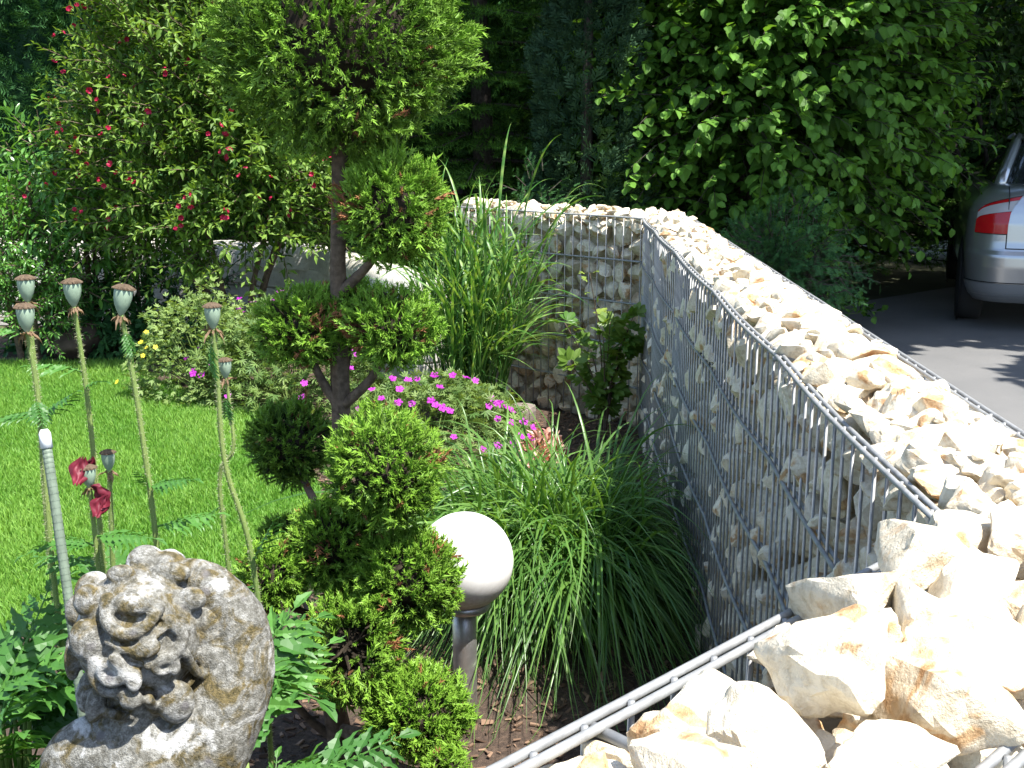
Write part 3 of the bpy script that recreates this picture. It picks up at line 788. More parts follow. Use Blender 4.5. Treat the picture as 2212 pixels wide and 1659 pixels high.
def statue():
    H = np.array([-.439, 1.25, .812]); org = np.array([-.44, 1.26, 0])
    S = thing('cherub_statue', 'weathered stone cherub statue with curly hair and one raised arm', 'statue', org)
    X = np.array([1, 0, 0.]); U = np.array([0, .22, .975]); K = np.array([.0, -.975, .22])   # right, up, towards the viewer
    px = .000198
    def on(cx, cy, k=0.): return H - org + X * (cx - 850) * px - U * (cy - 800) * px + K * k
    mb = MB()
    def cap(a, b, ra, rb, n=10):
        t = np.linspace(0, 1, n)[:, None]
        for q, r in zip(a + (b - a) * t, np.linspace(ra, rb, n)): V, F = ball(q, r, 8, 12); mb.add(V, F)
    def path(ps, rs, k=14):
        q = smoothpath(ps, k); r = np.interp(np.linspace(0, 1, k), np.linspace(0, 1, len(rs)), rs)
        for a, b in zip(q, r): V, F = ball(a, b, 8, 12); mb.add(V, F)
    head = H - org
    V, F = ball(head + K * -.005, (.070, .076, .078), 14, 20); mb.add(V, F)
    V, F = ball(head - K * .062 - U * .01, (.050, .03, .058), 10, 14); mb.add(V, F)              # face
    V, F = ball(head - K * .094 - U * .012, (.010, .012, .014), 6, 8); mb.add(V, F)             # nose
    V, F = ball(head - K * .080 - U * .040, (.020, .012, .007), 6, 8); mb.add(V, F)             # mouth
    for sx in (-1, 1):
        V, F = ball(head - K * .078 + X * sx * .025, (.013, .012, .008), 6, 8); mb.add(V, F)    # eyes
        V, F = ball(head - K * .070 + X * sx * .03 - U * .028, .022, 6, 8); mb.add(V, F)        # cheeks
    neck = on(880, 1330, -.01); chest = on(900, 1780, -.02)
    path([head - U * .05, neck, on(890, 1480, -.012), chest], [.05, .046, .062, .088])
    # left shoulder and hanging arm
    path([on(860, 1560, -.005), on(620, 1520, -.012), on(440, 1600, -.018), on(380, 1780, -.03), on(400, 2150, -.05), on(560, 2450, -.09)], [.058, .050, .047, .040, .034, .024], 26)
    # right arm raised, elbow beside the head, hand on the crown
    path([on(1010, 1640, -.01), on(1180, 1500, -.008), on(1300, 1300, -.012), on(1385, 1080, -.02), on(1400, 900, -.025)], [.066, .060, .052, .047, .042], 26)
    path([on(1400, 940, -.025), on(1385, 760, -.022), on(1290, 600, -.018), on(1190, 500, -.016), on(1100, 450, -.01)], [.042, .038, .033, .027, .022], 22)
    for k in range(5):   # fingers lying over the curls
        q = on(1100, 450 + k * 22, -.012 + .004 * k); path([q, q - X * .018 + K * .004, q - X * .034 - U * .006], [.008, .007, .005], 8)
    # trunk, hips, legs, drapery
    path([chest, on(900, 2150, -.03), on(905, 2500, -.035)], [.088, .078, .082], 14)
    path([on(820, 2550, -.035), on(790, 2900, -.05), on(800, 3300, -.02), on(800, 3520, -.02)], [.06, .052, .036, .03], 20)
    path([on(990, 2550, -.035), on(1030, 2900, -.03), on(1010, 3300, -.02), on(1010, 3520, -.02)], [.06, .052, .036, .03], 20)
    for cx in (800, 1010): V, F = ball(on(cx, 3560, -.05), (.03, .055, .022), 8, 10); mb.add(V, F)
    body = remesh(mb, 'body', .005, 4, S, M['statue'], .0010)
    # hair: snail curls and tufts
    mb = MB()
    V, F = ball(head + U * .004 + K * .004, (.074, .078, .080), 14, 20); mb.add(V, F)
    def surf(cx, cy, lift=0.):
        a, b = (cx - 850) * px, -(cy - 800) * px; rr = a * a / .080 ** 2 + b * b / .094 ** 2
        return a, b, .078 * math.sqrt(max(1 - rr, .0)) + lift
    def put(V, F, c): mb.add(c + V[:, :1] * X + V[:, 1:2] * K + V[:, 2:3] * U, F)
    def lump(cx, cy, rx, ry, lift=.0, rot=0., rz=None):
        a, b, k = surf(cx, cy, lift); V, F = ball((0, 0, 0), (rx * px, (rz or .75 * min(rx, ry)) * px, ry * px), 10, 14)
        c_, s_ = math.cos(rot), math.sin(rot); V = np.column_stack([V[:, 0] * c_ - V[:, 2] * s_, V[:, 1], V[:, 0] * s_ + V[:, 2] * c_]); put(V, F, head + X * a + U * b + K * k)
    def lock(pts, r0, r1, lift=.004):
        q = smoothpath([head + X * a + U * b + K * k for a, b, k in (surf(x, y, lift) for x, y in pts)], 26)
        for p, r in zip(q, np.linspace(r0, r1, 26)): V, F = ball(p, r * px, 7, 9); mb.add(V, F)
    def snail(cx, cy, r, a0, hand=1, lift=.008, turns=1.45, tr=.30):
        n = 46; q = []
        for i in range(n):
            t = i / (n - 1); th = a0 + hand * t * turns * 6.283; rr = r * (1 - tr) * (1 - .74 * t); a, b, k = surf(cx + rr * math.cos(th), cy + rr * math.sin(th), lift - .004 * t)
            V, F = ball(head + X * a + U * b + K * k, r * tr * px * (1 - .35 * t), 7, 9); mb.add(V, F)
    # the large crescent lock above, lumps round the outline, snail curls below
    lump(905, 540, 118, 66, .012, -.08); lock([(770, 520), (790, 630), (885, 700), (990, 668), (1055, 575)], 46, 36, .012); lock([(790, 745), (930, 790), (1080, 690)], 24, 22, .008)
    lump(640, 545, 108, 104, .0); lump(790, 405, 92, 62, -.002); lump(1045, 410, 125, 66, -.004); lump(470, 650, 78, 104, -.004); lump(425, 895, 50, 128, -.004); lump(500, 905, 52, 122, .002)
    lump(655, 745, 98, 128, .008, .15); lock([(575, 690), (590, 800), (640, 880)], 30, 24, .006); snail(800, 915, 118, -1.2, 1, .010); lock([(700, 850), (690, 960), (760, 1045), (860, 1040)], 40, 30, .006)
    lump(1000, 790, 92, 58, .010, .4); lock([(1110, 650), (1170, 760), (1120, 850), (1010, 880)], 42, 30, .008); snail(1080, 900, 92, .6, -1, .010); lump(1280, 920, 105, 122, .006, .2); lock([(1180, 850), (1210, 990), (1290, 1050)], 34, 26, .008)
    lump(1180, 560, 88, 74, .004); lump(1250, 700, 80, 92, .004); lump(535, 1130, 84, 142, .000, -.25); lump(650, 1150, 62, 118, .008, -.2); snail(745, 1270, 122, 2.6, 1, .012, 1.3, .27); lock([(650, 1320), (740, 1410), (840, 1350), (850, 1230)], 36, 26, .006)
    lump(1100, 1150, 116, 128, .014); lump(1118, 1250, 66, 92, .012, .1); lock([(985, 1100), (985, 1230), (1060, 1330)], 34, 22, .008); lump(900, 1090, 72, 60, .010); lump(930, 960, 50, 80, .008)
    for k in range(26):   # curls round the unseen front and sides
        d = rand_dirs(1)[0]
        if d @ K > .1 or d @ U < -.1: continue
        if d @ -K > .6 and d @ U < .55: continue
        q = head + (X * (d @ X) * .078 + U * (d @ U) * .083 - K * (d @ -K) * .080); V, F = ball(q, .024, 7, 9); mb.add(V, F)
    hair = remesh(mb, 'curly_hair', .0024, 1, S, M['statue'], .0007)
    # plinth
    bm = bmesh.new()
    for z, w, h in ((.02, .30, .06), (.08, .25, .06)):
        r = bmesh.ops.create_cube(bm, size=1)
        for v in r['verts']: v.co = Vector((v.co.x * w, v.co.y * w, v.co.z * h + z))
    bmesh.ops.bevel(bm, geom=bm.edges, offset=.008, segments=2, affect='EDGES')
    me = bpy.data.meshes.new('plinth'); bm.to_mesh(me); bm.free(); me.materials.append(M['statue'])
    z_foot = float(on(800, 3560)[2]) - .02
    o = link('plinth', me, S, loc=(0, 0, 0)); o.scale = (1, 1, max(z_foot, .05) / .11)
statue()

# ------------------------------------------------------------------ poppies
def poppy_leaf_tmpl(seed, n=7, curl=.35):
    """a pinnate, toothed poppy leaf along +y, length 1"""
    r = np.random.default_rng(seed); parts = []
    t = np.linspace(0, 1, 10); rib = np.column_stack([.05 * np.sin(t * 3 + seed), t, -curl * t ** 2 + .12 * t])
    V, F = tube(rib, np.linspace(.016, .004, 10), 5, False); parts.append((V, F, np.full(len(V), .45)))
    for i in range(n):
        f = .12 + .8 * i / n; p = np.array([np.interp(f, t, rib[:, k]) for k in range(3)])
        L = .34 * math.sin(min(1, (f + .12) * 1.05) * math.pi) ** .6 * r.uniform(.85, 1.1) + .05
        for sg in (-1, 1):
            d = unit(np.array([sg * .85, .65, -.25 * f + r.normal(0, .12)])); lf = leaf(9, .27, .25, .35, .4, .34, .03)
            m = frames(p[None], d[None], np.array([[r.normal(0, .2), .1, 1.]]), L)[0]; parts.append(xf(lf, m))
    lf = leaf(7, .5, .2, .3, .45, .16); m = frames(rib[-2][None], np.array([[0, 1, -2 * curl + .12]]), np.array([[0, 0, 1.]]), .2)[0]; parts.append(xf(lf, m))
    return merge(parts)
PLEAF = [poppy_leaf_tmpl(i, 8 + i % 3, c) for i, c in enumerate((.25, .5, .8, .1))]
PLEAF_ME = {}
def poppy_leaf(parent, p, d, n, L, k, tint, name='leaf'):
    key = (k, round(tint, 1))
    if key not in PLEAF_ME:
        V, F, T = PLEAF[k]; PLEAF_ME[key] = make_mesh('leaf', V, F, T + key[1], False, [M['poppy_leaf']])
    m = frames(np.array([p], float), np.array([d], float), np.array([n], float), L)[0]
    return link(name, PLEAF_ME[key], parent, mw=Matrix([list(r) for r in m] + [[0, 0, 0, 1]]))
def bristles(q, rad, per_m):
    """short stiff hairs along a stem"""
    seg = np.linalg.norm(np.diff(q, axis=0), axis=1); n = int(seg.sum() * per_m); cum = np.concatenate([[0], np.cumsum(seg)])
    s_ = rng.uniform(0, cum[-1], n); P = np.stack([np.interp(s_, cum, q[:, k]) for k in range(3)], 1); r = np.interp(s_, cum, rad)
    d = rand_dirs(n); d[:, 2] *= .4; d = unit(d)
    t = (np.array([[-.5, 0, 0], [.5, 0, 0], [0, 1, 0]]), [np.array([[0, 1, 2]])], np.full(3, 0.))
    V, F, T = bake(t, frames(P + d * r[:, None] * .9, d, rand_dirs(n), .0007, rng.uniform(.003, .006, n)), rng.uniform(0, 1, n)); return V, F, T
def pod_meshes():
    prof = [(.0022, -.006), (.004, -.002), (.0072, .003), (.0108, .011), (.0128, .020), (.0134, .028), (.0128, .0335), (.0105, .036)]
    V, F = lathe(prof, 24); a = np.arctan2(V[:, 1], V[:, 0]); V[:, :2] *= (1 + .022 * np.cos(a * 12))[:, None]
    pod = make_mesh('seed_pod', V, F, None, True, [M['pod']])
    n = 48; V = [[0, 0, .0415]]; F = []; th = np.arange(n) * 2 * np.pi / n
    for r0, z, amp in ((.007, .0402, 0), (.0125, .0375, .0), (.0150, .0348, .0022), (.0152, .0335, .0024), (.0118, .0352, 0)):
        rr = r0 + amp * np.cos(th * 13); V += [[r * math.cos(t), r * math.sin(t), z + .0006 * math.cos(t * 13)] for r, t in zip(rr, th)]
    F3 = [[0, 1 + j, 1 + (j + 1) % n] for j in range(n)]
    for i in range(4): F += [[1 + i * n + j, 1 + (i + 1) * n + j, 1 + (i + 1) * n + (j + 1) % n, 1 + i * n + (j + 1) % n] for j in range(n)]
    cap = make_mesh('pod_cap', V, [np.array(F), np.array(F3)], None, False, [M['pod_cap']])
    seps = []
    for s_ in range(3):
        r = np.random.default_rng(s_ + 40); parts = []
        for k in range(9):
            a = k * .7 + r.uniform(-.3, .3); lf = leaf(6, .34, .5, r.uniform(-.2, 1.3), .5, .2, .07)
            d = np.array([[math.cos(a), math.sin(a), r.uniform(-.9, .15)]]); parts.append(xf(lf, frames(np.array([[.002 * math.cos(a), .002 * math.sin(a), -.006]]), d, np.array([[0, 0, 1.]]), r.uniform(.010, .022))[0]))
        V, F, T = merge(parts); seps.append(make_mesh('dried_stamens', V, F, T + r.uniform(.1, .7), False, [M['sepal']]))
    return pod, cap, seps
POD, PODCAP, SEPS = pod_meshes()
def poppy(label, top, path, leaves, sc=1., tilt=(0, 0), petals=0, rs=.0042):
    """path: points from the ground up to the pod"""
    org = np.array([path[0][0], path[0][1], 0.])
    T_ = thing('poppy', label, 'poppy', org, 'poppies gone to seed in front of the lawn')
    q = smoothpath(list(path) + [top], 26) - org; rad = np.linspace(rs * 1.25, rs * .85, 26)
    mb = MB(); V, F = tube(q, rad, 8); mb.add(V, F, .45 + .25 * np.sin(V[:, 2] * 9))
    V, F, T = bristles(q, rad, 2600); mb.add(V, F, T, 1)
    link('stem', mb.mesh('stem', [M['poppy_stem'], M['hair']], True), T_)
    p = link('seed_pod', POD, T_, loc=tuple(q[-1])); p.scale = (sc, sc, sc); p.rotation_euler = (tilt[0], tilt[1], rng.uniform(0, 6))
    link('pod_cap', PODCAP, p); link('dried_stamens', SEPS[int(rng.integers(0, 3))], p)
    for (z, d, L, k) in leaves:
        i = int(np.argmin(abs(q[:, 2] - z))); d = np.array(d, float)
        poppy_leaf(T_, q[i], d, np.array([0, 0, 1.]) + .3 * d, L, k, rng.uniform(.2, .7))
    if petals:
        for k, (dp, sz, rot) in enumerate([((-.004, -.004, .046), .042, (-1.9, .3, .25)), ((.010, -.010, .004), .038, (-1.35, -.35, -.4)), ((.028, -.010, -.012), .036, (-1.6, .5, .5)), ((.004, .012, .040), .036, (-2.3, -.5, -2.0))]):
            r = np.random.default_rng(70 + k); n = 11; u, v = np.meshgrid(np.linspace(-1, 1, n), np.linspace(0, 1, n))
            w = np.sin(v * np.pi * .75 + .35); X = u * w * .36 * (1 - .2 * np.cos(v * 7)); Y_ = v + .06 * np.sin(u * 7 + k); Z_ = .22 * (u ** 2) - .55 * (v - .35) ** 2 + .06 * np.sin(u * 8 + v * 5 + k) + .045 * np.cos(v * 13 - u * 6)
            V = np.stack([X, Y_, Z_], 2).reshape(-1, 3) * sz
            F = np.array([[i * n + j, i * n + j + 1, (i + 1) * n + j + 1, (i + 1) * n + j] for i in range(n - 1) for j in range(n - 1)])
            o = link('wilted_petal', make_mesh('wilted_petal', V, F, (.35 + .5 * v + .2 * np.sin(u * 12)).ravel(), True, [M['petal']]), T_, loc=tuple(q[-1] + np.array(dp))); o.rotation_euler = rot
def poppies():
    P = poppy
    P('tall seed pod poppy at the far left, standing behind a second pod', (-.797, 1.85, 1.125), [(-.79, 1.85, 0), (-.80, 1.85, .636), (-.795, 1.85, .95)], [])
    P('seed pod poppy leaning over the white-capped stake at far left', (-.746, 1.72, 1.098), [(-.70, 1.70, 0), (-.735, 1.71, .62), (-.738, 1.72, .95)], [(1.085, (-.9, -.1, .25), .07, 0), (.96, (-1, -.2, .25), .10, 2), (.965, (.7, -.2, .45), .085, 3), (.98, (.3, -.6, -.3), .06, 1)])
    P('straight seed pod poppy, second stem from the left edge with a curled leaf midway', (-.702, 1.80, 1.125), [(-.69, 1.80, 0), (-.690, 1.80, .656), (-.692, 1.80, .95)], [(1.0, (-1, -.1, .25), .10, 0), (.985, (.6, -.3, .5), .05, 1)], 1.02)
    P('leaning seed pod poppy between the stake and the juniper, pod tilted', (-.592, 1.70, 1.128), [(-.56, 1.70, 0), (-.562, 1.70, .66), (-.575, 1.70, .95)], [(1.105, (.5, -.2, -.9), .05, 1), (.84, (.8, -.2, .3), .09, 0), (.845, (-.2, -.6, .7), .055, 3), (.80, (.9, .2, .1), .11, 3)], 1.05, (.0, -.18))
    P('seed pod poppy nearest the juniper with pale leaf hanging under the pod', (-.494, 1.85, 1.080), [(-.43, 1.85, 0), (-.445, 1.85, .62), (-.487, 1.85, .84), (-.492, 1.85, .98)], [(1.055, (-.3, -.2, -1), .075, 1), (.64, (.5, -.2, .9), .10, 3)], .98)
    P('short seed pod poppy on a curved side stalk', (-.491, 1.90, .985), [(-.50, 1.90, 0), (-.505, 1.90, .60), (-.512, 1.90, .80), (-.484, 1.895, .855), (-.486, 1.90, .92)], [(.945, (-.2, -.3, -1), .05, 1), (.74, (-.8, -.1, -.4), .05, 1)], .80, rs=.0032)
    P('small grey green poppy pod behind the wilted red petals', (-.652, 1.76, .862), [(-.66, 1.76, 0), (-.66, 1.76, .6), (-.655, 1.76, .78)], [], .80)
    P('poppy with wilted dark red petals hanging from its pod', (-.647, 1.66, .866), [(-.60, 1.66, 0), (-.64, 1.66, .55), (-.644, 1.66, .74)], [(.79, (.8, -.1, .1), .11, 0), (.77, (-.7, -.3, .5), .10, 2), (.72, (-.9, .2, .2), .12, 0)], .82, petals=1)
poppies()
def garden_stake():
    p = np.array([(-.612, 1.50, -.1), (-.631, 1.52, .54), (-.649, 1.55, .731), (-.682, 1.60, .955)])
    S = thing('garden_stake', 'grey green plastic-coated plant stake with a white cap among the poppies', 'stake', (-.615, 1.503, 0)); org = np.array([-.615, 1.503, 0])
    q = smoothpath(p, 12) - org; V, F = tube(q, .0072, 10); link('rod', make_mesh('rod', V, F, None, True, [M['stake']]), S)
    mb = MB()
    for s_ in np.linspace(.02, .98, 70):   # moulded ribs
        i = s_ * 11; k = min(int(i), 10); a = q[k] + (q[k + 1] - q[k]) * (i - k); d = unit(q[k + 1] - q[k]); V, F = tube([a - d * .0014, a + d * .0014], .0076, 10); mb.add(V, F)
    o = link("ribs", mb.mesh("ribs", [M["stake"]]), S); o["kind"] = "stuff"
    d = unit(q[-1] - q[-2]); V, F = tube([q[-1] - d * .012, q[-1] + d * .010, q[-1] + d * .016], [.0088, .0085, .005], 12); link('cap', make_mesh('cap', V, F, None, True, [M['stake_cap']]), S)
garden_stake()
def poppy_clump(label, c, n, spread, lean, lmin, lmax, zlo, zhi, seed):
    r = np.random.default_rng(seed); c = np.array([*c, 0.])
    C = thing('poppy_clump', label, 'plant', c)
    V, F = ball((0, 0, .01), (.05, .05, .03), 5, 8); link('crown', make_mesh('crown', V, F, np.full(len(V), .2), True, [M['poppy_leaf']]), C)
    for i in range(n):
        a = r.uniform(0, 6.283); e = r.uniform(.15, 1.1); d = unit(np.array([math.cos(a) * spread + lean[0], math.sin(a) * spread + lean[1], e]))
        h = r.uniform(zlo, zhi); b = np.array([math.cos(a) * .10 * r.random() + lean[0] * h * .5, math.sin(a) * .10 * r.random() + lean[1] * h * .3, h])
        q = smoothpath([(b[0] * .1, b[1] * .1, 0), (b[0] * .6, b[1] * .6, h * .6), b], 7); V, F = tube(q, np.linspace(.006, .0035, 7), 6)
        link('leaf_stalk', make_mesh('leaf_stalk', V, F, np.full(len(V), .5), True, [M['poppy_stem']]), C)
        poppy_leaf(C, b, d, np.array([r.normal(0, .3), r.normal(-.2, .3), 1]), r.uniform(lmin, lmax), int(r.integers(0, 4)), round(r.uniform(.1, .9), 1))
poppy_clump('toothed poppy leaves behind the statue at the left edge', (-.80, 1.62), 90, .8, (-.1, -.1), .12, .22, .10, .56, 3)
poppy_clump('toothed poppy leaves left of the statue at the bottom edge', (-.66, 1.28), 64, .8, (-.15, .0), .10, .19, .15, .50, 4)
poppy_clump('toothed poppy leaves between the statue and the juniper', (-.37, 1.48), 40, .45, (-.02, .02), .10, .18, .10, .50, 5)
poppy_clump('dark toothed leaves sticking up just above the head of the statue', (-.55, 1.72), 14, .6, (.05, .0), .16, .26, .42, .58, 6)

# ------------------------------------------------------------------ ornamental grasses
def blade(p0, az, L, rise, spread, w, rows=10, droop=1.0, twist=0.):
    t = np.linspace(0, 1, rows); h = np.array([math.cos(az), math.sin(az)])
    out = spread * (t ** 1.3); up = rise * (1.0 * t * 1.6 - droop * t ** 2.2)
    C = np.column_stack([p0[0] + h[0] * out, p0[1] + h[1] * out, p0[2] + up])
    T = unit(np.gradient(C, axis=0)); side = unit(np.cross(T, np.array([0, 0, 1.]) + 1e-3)); tw = twist * t
    nrm = np.cross(side, T); side = side * np.cos(tw)[:, None] + nrm * np.sin(tw)[:, None]
    ww = w * np.minimum(1, .45 + t * 2.2) * np.clip((1 - t) * 2.2, .04, 1) / 2
    V = np.concatenate([C - side * ww[:, None], C + np.cross(side, T) * ww[:, None] * .35, C + side * ww[:, None]])
    F = [[i, rows + i, rows + i + 1, i + 1] for i in range(rows - 1)] + [[rows + i, 2 * rows + i, 2 * rows + i + 1, rows + i + 1] for i in range(rows - 1)]
    return V, [np.array(F)], t
def fountain_grass():
    c = np.array([.165, 3.17, 0])
    G = thing('fountain_grass', 'arching clump of dark green ornamental grass in the corner of the gabion wall', 'grass', c)
    mb = MB(); k = 0; TUFT = [(0, 0), (-.13, -.05), (-.05, .14), (.08, -.12), (.07, .10), (-.20, .06)]
    for i in range(3000):
        az = rng.uniform(0, 2 * np.pi); rr = abs(rng.normal(0, .07)); tf = TUFT[i % len(TUFT)]; p = np.array([rr * math.cos(az) + tf[0], rr * math.sin(az) + tf[1], 0]); az2 = az + rng.normal(0, .45) if i % 3 else rng.uniform(0, 6.283)
        f = rng.random() ** .5; L = rng.uniform(.72, 1.18) * (1.12 if i % 40 == 0 else 1); rise = L * rng.uniform(.62, .84) * (1 - .36 * f) * (.72 + .28 * min(1, f * 2)); spread = L * (.12 + .62 * f)
        # the wall stops the blades on its side
        lim = (.53 - c[0]) - p[0] if math.cos(az2) > .2 else 9
        if math.cos(az2) > .2: spread = min(spread, max(.06, (lim - .02) / math.cos(az2)))
        droop = rng.uniform(1.05, 1.95) if f > .35 else rng.uniform(.7, 1.15)
        if 1.6 - droop < .0: rise = rise * 1.0
        V, F, t = blade(p, az2, L, rise, spread, rng.uniform(.0055, .010), 11, droop, rng.normal(0, .7))
        wob = .012 * np.sin(t * rng.uniform(4, 8) + rng.uniform(0, 6)) * t; V[:, 0] += np.tile(wob, 3); V[:, 2] = np.maximum(V[:, 2], .012)
        tn = rng.uniform(.1, .75) + .10 * np.tile(t, 3)
        if i % 9 == 0 and math.sin(az2) < .35 and k < 200:
            link('blade', make_mesh('blade', V, F, tn, True, [M['fountain']]), G); k += 1
        else: mb.add(V, F, tn)
    o = link('blades', mb.mesh('blades', [M['fountain']], True), G); o['kind'] = 'stuff'
fountain_grass()
def zebra_grass():
    c = np.array([-.20, 5.45, 0])
    G = thing('zebra_grass', 'tall upright zebra grass with banded blades in front of the far gabion section', 'grass', c)
    mb = MB(); ms = MB(); nb = 0
    for s_ in range(85):
        a = rng.uniform(0, 6.28); rr = .17 * math.sqrt(rng.random()); p = np.array([rr * math.cos(a), rr * math.sin(a), 0]); H = rng.uniform(.65, 1.05)
        ln = np.array([math.cos(a) * rr * 1.1 + rng.normal(.03, .05), math.sin(a) * rr * 1.1 + rng.normal(0, .05)])
        q = np.array([[p[0] + ln[0] * t ** 1.4, p[1] + ln[1] * t ** 1.4, H * t] for t in np.linspace(0, 1, 8)])
        V, F = tube(q, np.linspace(.0042, .002, 8), 5, False); ms.add(V, F, .12 + .25 * ((np.arange(len(V)) // 5) % 2))
        for k in range(int(rng.integers(5, 9))):
            t0 = .22 + .78 * k / 8; i = int(t0 * 7); b = q[i]; az = (0 if k % 2 else np.pi) + a + rng.normal(0, .6)
            L = rng.uniform(.42, .75); up = rng.uniform(.55, .9) if k < 5 else rng.uniform(.8, .97)
            rows = 20; V, F, t = blade(b, az, L, L * up * .9, L * math.sqrt(max(0, 1 - up * up)) * .9 + .04, rng.uniform(.009, .015), rows, rng.uniform(.45, 1.2), rng.normal(0, .6))
            band = (np.sin(t * rng.uniform(38, 50) + rng.uniform(0, 6)) > .55) * .62
            tn = np.tile(.12 + band + rng.normal(0, .05), 3)
            if nb < 220 and math.sin(az) < .3 and k % 2:
                link('blade', make_mesh('blade', V, F, tn, True, [M['zebra']]), G); nb += 1
            else: mb.add(V, F, tn)
    o = link('blades', mb.mesh('blades', [M['zebra']], True), G); o['kind'] = 'stuff'
    o = link('culms', ms.mesh('culms', [M['zebra']], True), G); o['kind'] = 'stuff'
zebra_grass()

# ------------------------------------------------------------------ perennials
def palmate(seed, lobes=5, w=.30, cut=.0, deep=1., rows=5):
    r = np.random.default_rng(seed); parts = []
    for k in range(lobes):
        a = (k - (lobes - 1) / 2) * (2.3 / lobes) * deep; L = 1 - .12 * abs(k - (lobes - 1) / 2); lf = leaf(rows, w, .12, .12, .6, cut, 0, .05)
        parts.append(xf(lf, frames(np.zeros((1, 3)), np.array([[math.sin(a), math.cos(a), r.normal(0, .1)]]), np.array([[0, 0, 1.]]), L)[0]))
    return merge(parts)
def flower_tmpl(seed, petals=5, cup=.35):
    parts = []; r = np.random.default_rng(seed)
    for k in range(petals):
        a = k * 6.283 / petals; lf = leaf(5, .85, -.1, .15, .62, 0, .02, .22)
        parts.append(xf(lf, frames(np.zeros((1, 3)), np.array([[math.cos(a), math.sin(a), cup + r.normal(0, .08)]]), np.array([[-math.cos(a) * .4, -math.sin(a) * .4, 1.]]), 1)[0]))
    V, F = ball((0, 0, .1), .10, 4, 6); parts.append((V, F, np.full(len(V), -.4)))
    return merge(parts)
GLEAF = [palmate(i, 6, .24, 0, 1.5, 3) for i in range(3)]; FLOW = [flower_tmpl(i) for i in range(3)]
def mound(c, rad, n):
    D = rand_dirs(n, -.1); sh = rng.uniform(.55, 1.02, n) ** .5
    return np.asarray(c) + D * np.asarray(rad) * sh[:, None], D
def herb(name, label, cat, base, rad, nleaf, lsize, lt, leafm, flowers, fm, fsize, stems=40, group=None, lumpy=.2, tint=.5):
    base = np.array([*base, 0.]); H = thing(name, label, cat, base, group)
    P, D = mound((0, 0, .02), rad, nleaf)
    k = np.array([mnoise.noise(Vector(d) * 2.5 + Vector(base)) for d in D]); P *= (1 + lumpy * k)[:, None]; P[:, 2] = np.maximum(P[:, 2], .02)
    d = unit(D + rng.normal(0, .7, (nleaf, 3))); nn = unit(D * .5 + np.array([0, 0, 1.]) + rng.normal(0, .45, (nleaf, 3)))
    scatter(H, 'leaf', 'foliage', lt, rng.integers(0, len(lt), nleaf), frames(P, d, nn, lsize * rng.uniform(.6, 1.2, nleaf)), np.clip(tint + .3 * k + rng.normal(0, .2, nleaf), 0, 1), leafm)
    mb = MB()
    for i in range(stems):
        j = rng.integers(0, nleaf); q = smoothpath([P[j] * [.15, .15, 0], P[j] * [.6, .6, .6], P[j]], 5); V, F = tube(q, np.linspace(.003, .0012, 5), 4, False); mb.add(V, F, .4)
    for p in flowers:
        p = np.array(p); q = smoothpath([p * [.7, .7, .6], p * [.95, .95, .85], p], 5); V, F = tube(q, .0010, 4, False); mb.add(V, F, .5)
    o = link('stems', mb.mesh('stems', [M['poppy_stem']]), H); o['kind'] = 'stuff'
    if len(flowers):
        fl = np.array(flowers); n = len(fl); up = unit(unit(fl) * .6 + np.array([.1, -.55, .75]) + rng.normal(0, .25, (n, 3)))
        side = np.cross(up, rand_dirs(n)); Mx = frames(fl, unit(side), up, fsize * rng.uniform(.85, 1.15, n))
        scatter(H, 'flower', 'flowers', FLOW, rng.integers(0, 3, n), Mx, rng.uniform(.1, .8, n), fm, 300)
def on_mound(rad, n, zmin=.15, front=True):
    out = []
    while len(out) < n:
        d = rand_dirs(1, zmin)[0]
        if front and d[1] > .35: continue
        out.append(d * np.asarray(rad) * rng.uniform(1.03, 1.18))
    return out
def cl(ps): return [tuple(p) for p in ps]
# right clump beside the zebra grass, flowers where they stand; left clump in two mounds
herb('geranium_plant', 'low green cranesbill with many magenta flowers at the foot of the zebra grass', 'plant', (-.36, 4.85), (.46, .42, .32), 2200, .036, GLEAF, M['geranium'],
     [(-.16, -.02, .335), (-.09, -.05, .335), (-.05, -.06, .34), (-.12, -.12, .31), (.05, -.10, .315), (.02, .0, .345), (.10, .0, .345), (.16, .0, .335), (.20, -.02, .325), (-.20, -.12, .27), (-.12, -.2, .27), (-.06, -.22, .27), (.02, -.22, .285), (.04, -.24, .27), (.07, -.25, .26), (.10, -.26, .25),
      (.27, -.08, .26), (.29, -.12, .25), (.26, -.14, .24), (.31, -.1, .24), (.34, -.12, .23), (.36, -.14, .22), (.30, -.20, .20), (.36, -.22, .19), (.41, -.18, .18), (.40, -.26, .14), (.44, -.24, .13), (.37, -.30, .12), (.30, -.34, .12), (.24, -.36, .11), (.45, -.16, .15), (-.26, .05, .27), (-.3, -.1, .22), (.12, -.34, .16), (-.05, -.36, .2)], M['geranium_flower'], .0185)
herb('geranium_plant', 'large cranesbill mound with scattered purple flowers behind the clipped juniper', 'plant', (-1.18, 5.85), (.50, .42, .50), 2400, .042, GLEAF, M['geranium'],
     on_mound((.50, .42, .50), 34) + [(.02, -.2, .60), (.08, -.22, .55), (-.05, -.2, .54), (.2, -.22, .54), (.3, -.2, .52)], M['geranium_flower'], .019, 60, tint=.45)
PLF = [palmate(9, 4, .34, 0, 1.1, 3), palmate(10, 3, .38, 0, .9, 3)]
herb('potentilla_shrub', 'pale green small-leaved shrub with a few yellow flowers beside the lawn', 'shrub', (-1.62, 5.95), (.42, .36, .56), 2800, .029, PLF, M['geranium'],
     on_mound((.42, .36, .52), 3) + [(-.30, -.18, .32), (-.26, -.22, .30), (-.2, -.26, .31)], M['potentilla_flower'], .014, 60, tint=.75)
